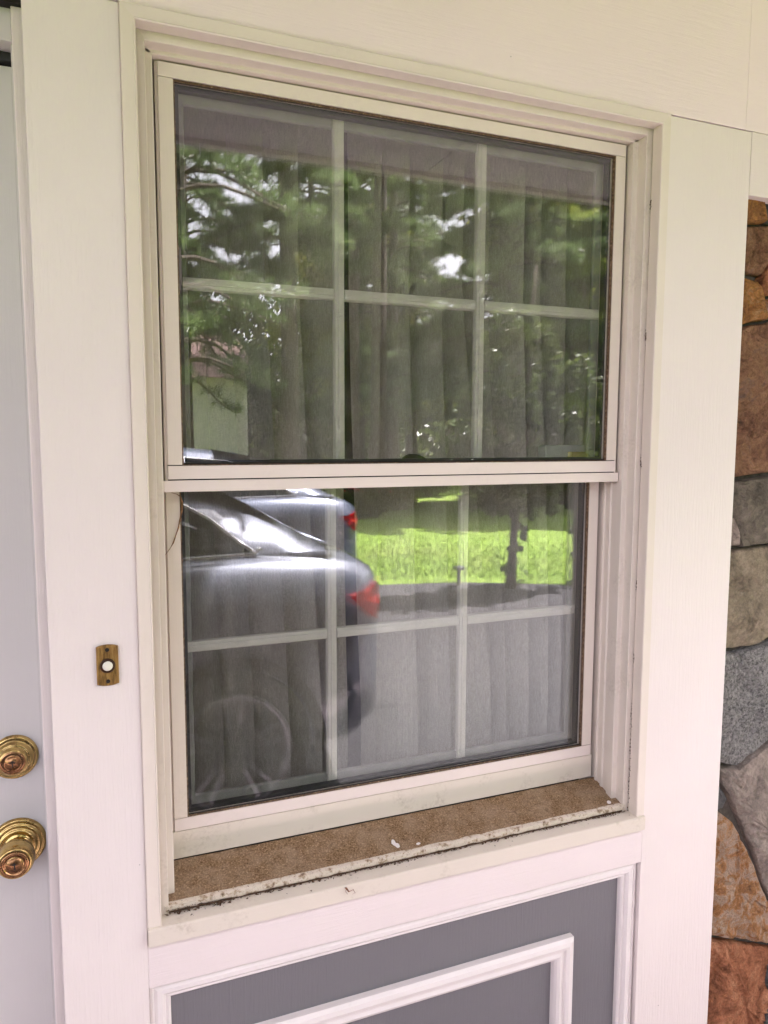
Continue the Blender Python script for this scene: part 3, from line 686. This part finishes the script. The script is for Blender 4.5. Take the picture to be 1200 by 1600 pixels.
stones = [
 ('orange', [(1160,300),(1193,302),(1196,348),(1160,348)]), ('dark', [(1198,300),(1240,290),(1245,352),(1199,350)]),
 ('brown', [(1160,353),(1205,352),(1212,392),(1188,432),(1160,425)]), ('rust', [(1190,436),(1214,398),(1222,460),(1186,462)]),
 ('orange', [(1158,432),(1180,438),(1196,468),(1194,500),(1158,508)]), ('mixo', [(1200,468),(1250,455),(1250,492),(1200,500)]),
 ('brown', [(1155,516),(1172,508),(1202,504),(1252,492),(1252,730),(1204,738),(1144,746)]),
 ('graybrown', [(1142,754),(1204,744),(1256,738),(1256,842),(1204,849),(1158,855),(1150,820),(1142,800)]),
 ('pale', [(1132,806),(1146,808),(1154,853),(1130,855)]),
 ('tan', [(1128,872),(1150,860),(1204,853),(1258,848),(1258,985),(1200,999),(1186,1006),(1150,1014),(1124,1014)]),
 ('granite', [(1122,1020),(1150,1020),(1200,1004),(1260,992),(1262,1130),(1200,1158),(1148,1196),(1120,1192)]),
 ('slab', [(1122,1200),(1150,1200),(1202,1164),(1264,1135),(1264,1500),(1202,1406),(1180,1340),(1148,1262),(1128,1226)]),
 ('dark', [(1112,1226),(1124,1226),(1134,1246),(1130,1264),(1112,1268)]),
 ('mixo', [(1104,1274),(1126,1270),(1144,1284),(1172,1340),(1198,1406),(1222,1446),(1220,1476),(1166,1470),(1104,1462)]),
 ('rust', [(1098,1468),(1140,1472),(1178,1478),(1224,1484),(1226,1660),(1096,1660)]),
]
for i, (k, poly) in enumerate(stones): stone(poly, ST[k], .030 + (i % 3)*.003, .013, True, i+1)
keys = list(ST); z = CZ-1.55; row = 0
zc = [0.04, .20, .36, .50, .68, .84, 1.02, 1.16, 1.32, 1.50, 1.68, 1.84, 2.0, 2.11]
for r_ in range(len(zc)-1):
    z0, z1 = zc[r_], zc[r_+1]; x = 1.475+.03*rng.random()
    if z1 < .10: x = 1.25
    while x < 3.3:
        w_ = rng.uniform(.14, .36)
        j = lambda s=.012: rng.uniform(-s, s)
        stone([(x+.006+j(), z0+.006+j()), (x+w_*.5, z0+.004+j()), (x+w_-.006+j(), z0+.006+j()), (x+w_-.006+j(), z1-.006+j()), (x+w_*.5, z1-.004+j()), (x+.006+j(), z1-.006+j())], ST[rng.choice(keys)], .030, .012, False, 40+row)
        x += w_; row += 1
box('mortar', 1.2400, 3.4, .0500, .12, -1.62, .50, M_mortar, sw, 0)

# ------------------------------------------------------------------ cars
def car(name, x_rear, y_near, mpaint, label, group='cars parked on the driveway', zoff=0):
    """rear at x_rear pointing +x, near side at y_near; parts in world coordinates"""
    W = .91; yc = y_near-W; t = empty(name, (x_rear-2.3, yc, 0), label, 'car', group)
    X = lambda l: x_rear+l
    # lower body loft: l, z_bottom, z_top, halfwidth factor
    st = [(0.0, .42, .88, .60), (-.015, .36, .96, .74), (-.06, .30, 1.03, .84), (-.16, .26, 1.075, .92), (-.32, .24, 1.105, .965), (-.6, .22, 1.12, .99), (-.95, .22, 1.115, 1.0), (-1.6, .2, 1.08, 1.0), (-2.6, .2, 1.03, 1.0),
          (-3.3, .2, .98, .995), (-3.8, .21, .93, .98), (-4.25, .23, .86, .94), (-4.5, .27, .78, .86), (-4.62, .33, .70, .72), (-4.66, .40, .62, .55)]
    bm = bmesh.new(); prev = None
    for l, zb, zt, wf in st:
        w2 = W*wf
        sec = [(w2*.86, zb), (w2*.965, zb+.07), (w2*.985, (zb+zt)*.42), (w2*.975, (zb+zt)*.5), (w2*1.0, zt-.24*(zt-zb)), (w2*.985, zt-.12*(zt-zb)), (w2*.94, zt-.03), (w2*.86, zt), (w2*.45, zt+.018), (0, zt+.024)]
        full = [(-a, b) for a, b in sec] + [(a, b) for a, b in sec[-2::-1]]
        ring = [bm.verts.new((X(l), yc+a, b)) for a, b in full]
        if prev:
            for i in range(len(ring)-1): bm.faces.new((prev[i], prev[i+1], ring[i+1], ring[i]))
            bm.faces.new((prev[-1], prev[0], ring[0], ring[-1]))
        else: bm.faces.new(ring)
        prev = ring
    bm.faces.new(prev[::-1]); body = bm_obj('body', bm, mpaint, t, True)
    # cabin
    cs = [(-.27, 1.112, 1.13, .80), (-.52, 1.115, 1.275, .795), (-.78, 1.115, 1.41, .79), (-1.04, 1.105, 1.485, .785), (-1.5, 1.09, 1.53, .78), (-2.0, 1.07, 1.54, .775), (-2.5, 1.05, 1.53, .77), (-2.85, 1.03, 1.50, .77), (-3.2, 1.01, 1.28, .775), (-3.5, .97, .99, .78)]
    def cabin(l):
        for (l0, *a), (l1, *b) in zip(cs, cs[1:]):
            if l1 <= l <= l0: f = (l-l0)/(l1-l0); return [p+(q-p)*f for p, q in zip(a, b)]
        return cs[-1][1:]
    def side(l, tt):        # point on the near side glass plane
        zb, zr, wf = cabin(l); wr = W*(wf-.27*min(1, (zr-zb)/.38)); wb = W*wf*1.06
        return Vector((X(l), yc + wb+(wr-wb)*tt, zb+.014+(zr-.054-zb)*tt))
    bm = bmesh.new(); prev = None
    for l, zb, zr, wf in cs:
        a = side(l, 0); b = side(l, 1); o = [(a.y-yc, a.z-.03), (a.y-yc, a.z), (b.y-yc, b.z), ((b.y-yc)*.85, zr-.006), ((b.y-yc)*.4, zr+.008), (0, zr+.01)]
        full = [(-p, q) for p, q in o] + [(p, q) for p, q in o[-2::-1]]
        ring = [bm.verts.new((X(l), yc+p, q)) for p, q in full]
        if prev:
            for i in range(len(ring)-1): bm.faces.new((prev[i], prev[i+1], ring[i+1], ring[i]))
        prev = ring
    bm_obj('cabin', bm, mpaint, t, True)
    for sgn in (1, -1):
        for wp in ([(-.62, .05), (-.67, .24), (-.78, .58), (-.92, .78), (-1.15, .90), (-1.50, .91), (-1.50, .05)], [(-1.56, .05), (-1.56, .86), (-2.15, .90), (-2.15, .05)], [(-2.23, .05), (-2.23, .90), (-2.6, .88), (-2.95, .6), (-3.15, .05)]):
            P = [side(l, tt) for l, tt in wp]
            if sgn < 0: P = [Vector((p.x, 2*yc-p.y, p.z)) for p in P]
            bm = bmesh.new(); A = [bm.verts.new(p+Vector((0, sgn*.006, .001))) for p in P]; B = [bm.verts.new(p-Vector((0, sgn*.004, 0))) for p in P]
            bm.faces.new(A); bm.faces.new(B[::-1])
            for i in range(len(P)): bm.faces.new((A[i], A[(i+1) % len(P)], B[(i+1) % len(P)], B[i]))
            gobj = bm_obj('side_window', bm, M_carglass, t)
            loop = P + [P[0]]
            bm_obj('chrome_trim', tube_bm([p+Vector((0, sgn*.008, 0)) for p in P], .011, 8), M_chrome, gobj, True)
            lo = [p for p, q in zip(P, wp) if q[1] < .1]
        bb = [side(l, .02) for l in (-.59, -.62, -1.5, -2.2, -3.15)]
        if sgn < 0: bb = [Vector((p.x, 2*yc-p.y, p.z)) for p in bb]
        bb[0].z += .03
        bm_obj('chrome_strip', tube_bm([p+Vector((0, sgn*.012, -.006)) for p in bb], .012, 6), M_chrome, t, True)
        # taillight wrapping the corner
        tl = [(-.06, .84), (-.20, .91), (-.40, .91), (-.52, .885)]
        tv = []
        for l, wf in ((-.012, .70), (-.05, .82), (-.09, .875), (-.15, .925), (-.22, .955)):
            tv.append((X(l), yc+sgn*W*wf*1.004, l))
        bm = bmesh.new(); A = [bm.verts.new((x, y, (.975, .975, .970, .955, .945)[k])) for k, (x, y, l) in enumerate(tv)]; B = [bm.verts.new((x+.004, y+sgn*.006, (.89, .89, .90, .915, .938)[k])) for k, (x, y, l) in enumerate(tv)]; C = [bm.verts.new((x, y, (.80, .80, .82, .87, .93)[k])) for k, (x, y, l) in enumerate(tv)]
        for P_, Q_ in ((A, B), (B, C)):
            for i in range(4): bm.faces.new((P_[i], P_[i+1], Q_[i+1], Q_[i]))
        bmesh.ops.solidify(bm, geom=bm.faces[:], thickness=.012)
        tlo = bm_obj('taillight', bm, M_lamp, t, True); tlo.data.materials.append(M_plastic)
        # wheels
        for l in (-.74, -3.56):
            c = Vector((X(l), yc+sgn*(W-.10), .335))
            def disc(prof, m_, nm, par):
                bm = bmesh.new(); rings = []
                for r_, off in prof: rings.append([bm.verts.new((c.x+r_*math.cos(2*math.pi*k/40), c.y+sgn*off, c.z+r_*math.sin(2*math.pi*k/40))) for k in range(40)])
                for P_, Q_ in zip(rings, rings[1:]):
                    for k in range(40): bm.faces.new((P_[k], P_[(k+1) % 40], Q_[(k+1) % 40], Q_[k]))
                bm.faces.new(rings[-1]); return bm_obj(nm, bm, m_, par, True)
            wh = disc([(.23, -.10), (.335, -.09), (.335, .075), (.32, .095), (.245, .100), (.235, .09)], M_tyre, 'wheel', t)
            disc([(.243, .088), (.243, .104), (.228, .106), (.215, .085), (.20, .05)], M_alloy, 'rim', wh)
            for k in range(10):
                a = 2*math.pi*(k//2)/5+.3+(.17 if k % 2 else -.17); d = Vector((math.cos(a), 0, math.sin(a))); e = Vector((-math.sin(a), 0, math.cos(a)))
                bm = bmesh.new(); q = [c+Vector((0, sgn*o, 0))+d*r_+e*s2 for r_, s2, o in ((.02, .012, .085), (.02, -.012, .085), (.222, -.009, .098), (.222, .009, .098))]
                A = [bm.verts.new(v) for v in q]; B = [bm.verts.new(v-Vector((0, sgn*.025, 0))) for v in q]
                bm.faces.new(A); bm.faces.new(B[::-1])
                for i in range(4): bm.faces.new((A[i], A[(i+1) % 4], B[(i+1) % 4], B[i]))
                bm_obj('spoke', bm, M_alloy, wh)
            # dark wheel arch
            bm = bmesh.new(); R0, R1 = .345, .395; A, B = [], []
            yy = yc+sgn*(W*.982)
            for k in range(25):
                a = math.pi*k/24*1.1-.16; A.append(bm.verts.new((c.x+R0*math.cos(a), yy+sgn*.008, c.z+R0*math.sin(a)))); B.append(bm.verts.new((c.x+R1*math.cos(a), yy+sgn*.006, c.z+R1*math.sin(a))))
            for k in range(24): bm.faces.new((A[k], A[k+1], B[k+1], B[k]))
            bmesh.ops.solidify(bm, geom=bm.faces[:], thickness=.02); bm_obj('wheel_arch', bm, M_plastic, t)
        # mirror
        mc = Vector((X(-3.05), yc+sgn*(W+.07), 1.05)); bm = bmesh.new(); bmesh.ops.create_icosphere(bm, subdivisions=2, radius=1)
        for v in bm.verts: v.co = mc+Vector((v.co.x*.07, v.co.y*.10, v.co.z*.07))
        bm_obj('mirror', bm, mpaint, t, True)
    # rear glass
    rw = [(-.47, .60), (-.85, .56), (-1.25, .50)]
    bm = bmesh.new(); A, B = [], []
    for l, hw3 in rw:
        zr = cabin(l)[1]; A.append(bm.verts.new((X(l)+.012, yc+hw3, zr+.012))); B.append(bm.verts.new((X(l)+.012, yc-hw3, zr+.012)))
    for i in range(2): bm.faces.new((A[i], A[i+1], B[i+1], B[i]))
    bmesh.ops.solidify(bm, geom=bm.faces[:], thickness=.008); bm_obj('rear_window', bm, M_carglass, t)
    # bumper, plate
    bm = bmesh.new(); A, B, C = [], [], []
    for k in range(15):
        s_ = -1+2*k/14; y = yc+s_*W*.93; l = .03-.26*abs(s_)**3.2
        A.append(bm.verts.new((X(l), y, .60))); B.append(bm.verts.new((X(l)+.035, y, .48))); C.append(bm.verts.new((X(l)-.03, y, .28)))
    for P_, Q_ in ((A, B), (B, C)):
        for i in range(14): bm.faces.new((P_[i], P_[i+1], Q_[i+1], Q_[i]))
    bmesh.ops.solidify(bm, geom=bm.faces[:], thickness=.03); bm_obj('bumper', bm, M_plastic if zoff else mpaint, t, True)
    bm_obj('number_plate', box_bm(X(.004), X(.016), yc-.17, yc+.17, .70, .82, .003), M_plate, t)
    return t
car('parked_car', 1.25, -1.52, M_car1, 'blue gray car parked close to the window with its rear to the right')
car('parked_car', 2.22, -4.55, M_car2, 'slate blue car parked farther away, beyond the near one', zoff=1)

# ------------------------------------------------------------------ vegetation
def trunk_bm(x, y, h, r0, lean=(0, 0), n=9, bm=None, z0=0):
    pts = []; rad = []
    for i in range(n):
        t = i/(n-1); pts.append((x+lean[0]*t+.06*h*.1*noise.noise(Vector((x, t*3, 1))), y+lean[1]*t+.06*h*.1*noise.noise(Vector((y, t*3, 5))), z0+h*t)); rad.append(r0*(1-.75*t)*(1.25 if i == 0 else 1))
    return tube_bm(pts, rad, 9, bm), pts
def pine(x, y, h, r0, crown0, reach, m, label, ntuft=9000, seed=1, size=.15, gap=None, dens=1.0):
    rr = random.Random(seed); z0 = lawn_h(x, y)-.05 if y < edge_y(x) else 0
    t = empty('pine_tree', (x, y, z0), label, 'tree', 'pines beyond the driveway')
    tb, pts = trunk_bm(x, y, h, r0, (rr.uniform(-.3, .3), rr.uniform(-.3, .3)), 10, None, z0)
    bm_obj('trunk', tb, M_bark, t, True)
    bb = bmesh.new(); C, D = [], []
    zz = z0+crown0; nb = 0
    while zz < z0+h*.98:
        f = (zz-z0-crown0)/(h-crown0); L = reach*(1-f)**.65*(.75+.25*min(1, f*6))
        for k in range(rr.randint(4, 6)):
            a = rr.uniform(0, 2*math.pi); Lb = L*rr.uniform(.6, 1.1); rise = rr.uniform(-.12, .25)
            P = []; px, py, pz = x, y, zz+rr.uniform(-.2, .2)
            for j in range(7):
                s = j/6; P.append(Vector((px+math.cos(a)*Lb*s, py+math.sin(a)*Lb*s, pz+Lb*(rise*s-.22*s*s+.05*math.sin(s*6)))))
            tube_bm(P, [.035*(1-.8*j/6)*(1+Lb*.1) for j in range(7)], 4, bb); nb += 1
            nt_ = int(26*Lb*dens)
            for q in range(nt_):
                s = rr.uniform(.22, 1.0)**.8; i0 = min(5, int(s*6)); b0 = P[i0].lerp(P[i0+1], s*6-i0)
                side_ = rr.choice((-1, 1)); sl = rr.uniform(.05, .42)*Lb*(1.05-s)*1.1+.05
                da = a+side_*rr.uniform(.5, 1.2); e = b0+Vector((math.cos(da)*sl, math.sin(da)*sl, rr.uniform(-.10, .10)))
                if rr.random() < .25: tube_bm([b0, e], [.006, .003], 3, bb)
                for _ in range(int(5*dens)+2):
                    u = rr.uniform(.2, 1.0); c = b0.lerp(e, u)+Vector((rr.gauss(0, .04), rr.gauss(0, .04), rr.gauss(0, .03)))
                    C.append(c[:]); dd = (e-b0).normalized()+Vector((0, 0, .35)); D.append(dd.normalized()[:])
        zz += rr.uniform(.28, .5)
    bm_obj('branches', bb, M_bark, t)
    C = np.array(C); D = np.array(D)
    if gap is not None:
        keep = gap(C); C = C[keep]; D = D[keep]
    cr = link('crown', tris_mesh('crown', needle_tris(C, D, size, 8, .0055)), m, t); cr['kind'] = 'stuff'
    return t
def leafy(name, x, y, h, r0, blobs, m, label, cat, nleaf, size, group=None, seed=1, trunk=True):
    z0 = lawn_h(x, y)-.05 if y < edge_y(x) else 0
    t = empty(name, (x, y, z0), label, cat, group); rr = random.Random(seed)
    tb, pts = trunk_bm(x, y, h, r0, (rr.uniform(-.2, .2), 0), 9, None, z0)
    for (bx, by, bz, br) in blobs:
        c = Vector((x+bx, y+by, z0+bz)); zt = min(h*.9, max(.2, bz-br*.8)); s = Vector((x, y, z0+zt))
        mid = s.lerp(c, .5)+Vector((0, 0, .12)); tube_bm([s, mid, c], [r0*.4, r0*.28, r0*.1], 5, tb)
        for k in range(7):
            e = c+Vector((rr.gauss(0, 1), rr.gauss(0, 1), rr.gauss(0, .7)))*br*.55; tube_bm([mid.lerp(c, rr.random()), e], [r0*.12, r0*.04], 4, tb)
    bm_obj('trunk', tb, M_bark, t, True)
    tot = sum(b[3]**2 for b in blobs); out = []
    for bx, by, bz, br in blobs:
        n_ = int(nleaf*br*br/tot); sub = max(6, n_//45); sc = unit(sub)*(nr.random(sub)[:, None]**.45)*br*np.array([1, 1, .75])
        idx = nr.integers(0, sub, n_); P = sc[idx]+nr.normal(0, br*.11, (n_, 3)); out.append(P+np.array([x+bx, y+by, z0+bz]))
    C = np.concatenate(out); C = C[C[:, 2] > .05]
    cr = link('crown', tris_mesh('crown', leaf_tris(C, size)), m, t); cr['kind'] = 'stuff'
    return t
pine(1.3, -10.5, 12, .17, 2.7, 2.8, M_pine, 'dark pine mirrored at the far left of the upper glass', seed=3, dens=.5)
pine(3.6, -12.6, 13, .20, 4.6, 2.2, M_pine, 'tall dark pine mirrored left of the black curtain gap', seed=4)
pine(5.05, -13.2, 15, .15, 8.2, 1.9, M_pine, 'slender pine mirrored beside the brightest gap of sky', seed=5, dens=.7)
pine(5.75, -13.6, 15, .20, 8.4, 1.8, M_pine, 'bare trunked pine mirrored right of the black curtain gap', seed=6, dens=.7)
pine(8.3, -12.6, 13, .18, 2.8, 3.0, M_pine, 'broad pine mirrored in the middle column of panes', seed=7)
pine(10.0, -12.4, 11, .14, 2.4, 3.3, M_pine2, 'pine with sunlit-coloured needles mirrored in the top right pane', seed=8, dens=1.3)
pine(7.3, -16.5, 13, .18, 2.6, 2.9, M_pine, 'farther pine mirrored between the slender trunks and the broad pine', seed=11, dens=.8)
pine(2.0, -15.5, 14, .18, 4.4, 2.3, M_pine, 'farther pine mirrored behind the leftmost pine', seed=12, dens=.8)
pine(14.6, -15.0, 12, .18, 2.6, 3.2, M_pine2, 'pine with sunlit-coloured needles mirrored at the far right edge of the glass', seed=13, dens=.9)
pine(-.6, -12.0, 12, .18, 2.6, 3.2, M_pine, 'pine standing left of the white house, beyond the parked cars', seed=14, dens=.7)
for i, (x, y, h, c0, re) in enumerate(((-1.2, -19, 15, 5.5, 3.0), (8.3, -22, 16, 5, 3.2), (9.4, -20, 15, 4, 3.2), (12.6, -18.5, 14, 3, 3.2), (8.2, -27, 17, 7, 3.2), (11, -25, 16, 5, 3.4), (15.5, -20, 15, 3, 3.4), (1.2, -27, 17, 8, 3.4))):
    pine(x, y, h, .2, c0, re, M_pine, ('far pine %s' % ('left of the white house', 'behind the broad pine, in the middle pane', 'right of the broad pine', 'in the gap beside the sunlit-coloured pine', 'deep in the wood beyond the shrubs', 'behind the yellow green leafy tree', 'at the far right behind the golden leafy tree', 'behind the roof of the white house')[i]), seed=40+i, dens=.34, size=.2)
leafy('added_shade_tree', -5.2, -3.95, 8.6, .20, [(8.6, .2, 6.2, .85), (8.0, 1.2, 6.1, .75), (7.0, 1.1, 6.3, .8), (6.4, .2, 6.5, .9), (7.5, -.4, 6.7, .9), (5.4, .9, 6.4, .9), (4.4, 0, 6.8, 1.0), (3.2, .6, 7.0, 1.1), (1.8, -.3, 7.4, 1.2), (.3, .4, 7.8, 1.2), (-1.2, -.5, 7.4, 1.2), (-2.4, .3, 6.8, 1.1), (.8, -1.2, 6.6, 1.0)], M_leafm, 'wide leafy tree added out of view, its crown shading both cars', 'tree', 24000, .19, None, 21)  # out-of-view tree added so its crown keeps the sun off the cars
sap = leafy('young_tree', 4.2, -5.45, 3.4, .05, [(0, 0, 1.35, .36), (-.45, .1, 1.05, .26), (.42, -.1, 1.05, .34), (.75, 0, 1.25, .34), (-.15, .1, .98, .26), (.2, .1, 1.0, .3), (.1, 0, 1.9, .40), (-.35, 0, 2.0, .32), (.5, 0, 2.2, .42), (0, 0, 2.6, .4), (.55, 0, 1.7, .35), (-.4, 0, 1.5, .3), (.05, 0, .40, .10), (.14, 0, .62, .12), (-.05, 0, .2, .06)], M_leafm,
      'slim young tree with a dark trunk at the edge of the lawn', 'tree', 20000, .062, seed=2)
dec = [('decid', 10.6, -13.5, 6.5, .12, M_leafy, 'yellow green leafy tree mirrored behind the young tree', 4), ('d', 13.2, -14.5, 6.0, .12, M_leafy, 'golden green leafy tree mirrored at the far right of the glass', 5),
       ('d', 7.3, -19, 7.5, .14, M_leafy, 'bright leafy tree mirrored between the pine trunks', 6), ('d', 4.6, -24, 7, .14, M_leafd, 'dark leafy tree standing beside the white house', 9)]
for _, x, y, h, r0, m, lab, sd_ in dec:
    rr = random.Random(sd_); bl_ = [(rr.uniform(-1.5, 1.5), rr.uniform(-1, 1), rr.uniform(1.6, h), rr.uniform(.8, 1.4)) for _ in range(10)]
    leafy('leafy_tree', x, y, h*.85, r0, bl_, m, lab, 'tree', 26000, .13, 'leafy trees beyond the lawn', sd_)
for x, y, s, lab, m in ((4.9, -12.4, .75, 'green shrub of the flower bed nearest the parked cars', M_shrub), (6.0, -13.6, .8, 'yellowish shrub in the middle of the flower bed', M_leafy), (7.1, -14.8, .85, 'tall green shrub behind the lawn, mirrored under the meeting rail', M_shrub), (8.3, -16.4, .8, 'farthest shrub of the flower bed', M_shrub), (12.5, -11.8, 1.1, 'dark shrub at the right end of the lawn', M_leafd)):
    rr = random.Random(int(x*10)); leafy('shrub', x, y, s*.7, .02, [(rr.uniform(-.6, .6)*s, rr.uniform(-.4, .4)*s, rr.uniform(.3, .8)*s, s*.55) for _ in range(5)], m, lab, 'shrub', 5000, .07, 'shrubs of the flower bed', int(x*7))
fl = nr.normal(0, 1, (70, 3))*np.array([.5, .4, .12])+np.array([4.9, -11.9, .72])
tag(link('red_flowers', tris_mesh('red_flowers', leaf_tris(fl, .07)), M_flower), 'cluster of small red flowers in the bed past the cars', 'flowers', kind='stuff')
# far wood: one mass behind everything
fw_ = []
for k in range(64):
    a = R(-20+k*2.35); d_ = 34+6*math.sin(k*1.7); cx_ = math.sin(a)*d_; cy_ = -math.cos(a)*d_
    hh_ = 6.0+1.8*math.sin(k*2.3)+1.0*math.sin(k*.7)
    n_ = 3800; P = unit(n_)*(nr.random(n_)[:, None]**.4)*np.array([3.0, 2.2, hh_*.5]); P += nr.normal(0, .35, P.shape)
    fw_.append(P+np.array([cx_, cy_, hh_*.5+.3]))
    P = unit(900)*(nr.random(900)[:, None]**.4)*np.array([2.6, 1.6, 1.3]); fw_.append(P+np.array([cx_*.86, cy_*.86, 1.1]))
tag(link('far_wood', tris_mesh('far_wood', leaf_tris(np.concatenate(fw_), .30)), M_wood), 'dense green woodland closing the view beyond the lawn', 'wood', kind='stuff')
# white house far behind
fh = empty('far_house', (2.2, -22, 0), 'white clapboard house with a brick red roof, far off between pine boughs', 'house')
X0, X1, Y0 = -3.0, 4.35, -20.5
box('wall', X0, X1, Y0-6, Y0-.02, -CZ, 3.35-CZ, M_siding, fh, 0)
for k in range(26):
    z = .1+k*.125
    bm = bmesh.new(); A = [bm.verts.new(v) for v in ((X0, Y0-.02, z), (X1, Y0-.02, z), (X1, Y0+.022, z), (X0, Y0+.022, z), (X0, Y0-.02, z+.125), (X1, Y0-.02, z+.125))]
    for f in ((0,1,2,3), (3,2,5,4), (0,3,4), (1,5,2)): bm.faces.new([A[i] for i in f])
    bm_obj('clapboard', bm, M_siding, fh)
bm = bmesh.new(); A = [bm.verts.new(v) for v in ((X0-.3, Y0+.4, 3.3), (X1+.3, Y0+.4, 3.3), (X1+.3, Y0-3, 4.9), (X0-.3, Y0-3, 4.9), (X0-.3, Y0-6.4, 3.3), (X1+.3, Y0-6.4, 3.3))]
bm.faces.new([A[i] for i in (0,1,2,3)]); bm.faces.new([A[i] for i in (3,2,5,4)]); bm.faces.new([A[i] for i in (0,3,4)]); bm.faces.new([A[i] for i in (1,5,2)])
bmesh.ops.solidify(bm, geom=bm.faces[:], thickness=.12); bm_obj('roof', bm, M_roof, fh)
for x0 in (-1.5, 1.1):
    wf_ = box('window_frame', x0, x0+.85, Y0+.023, Y0+.06, 1.0-CZ, 2.3-CZ, M_siding, fh, .0)
    box('pane', x0+.08, x0+.77, Y0+.061, Y0+.070, 1.08-CZ, 2.22-CZ, M_pane, wf_, 0)
# small driveway marker at the lawn edge
leafy('sapling', 5.05, -5.35, .75, .010, [(0, 0, .30, .14), (.15, 0, .45, .16), (-.1, 0, .6, .14), (.3, 0, .7, .12)], M_leafd, 'knee high leafy sapling at the lawn edge right of the young tree', 'sapling', 500, .055, None, 31)
dm = empty('driveway_light', (3.75, -5.78, 0), 'small dark garden light on a stake at the lawn edge', 'light')
bm_obj('post', tube_bm([(3.75, -5.78, 0), (3.75, -5.78, .17)], .022, 10), M_plastic, dm)
bm_obj('cap', box_bm(3.70, 3.80, -5.83, -5.73, .17, .21, .008), M_alloy, dm)
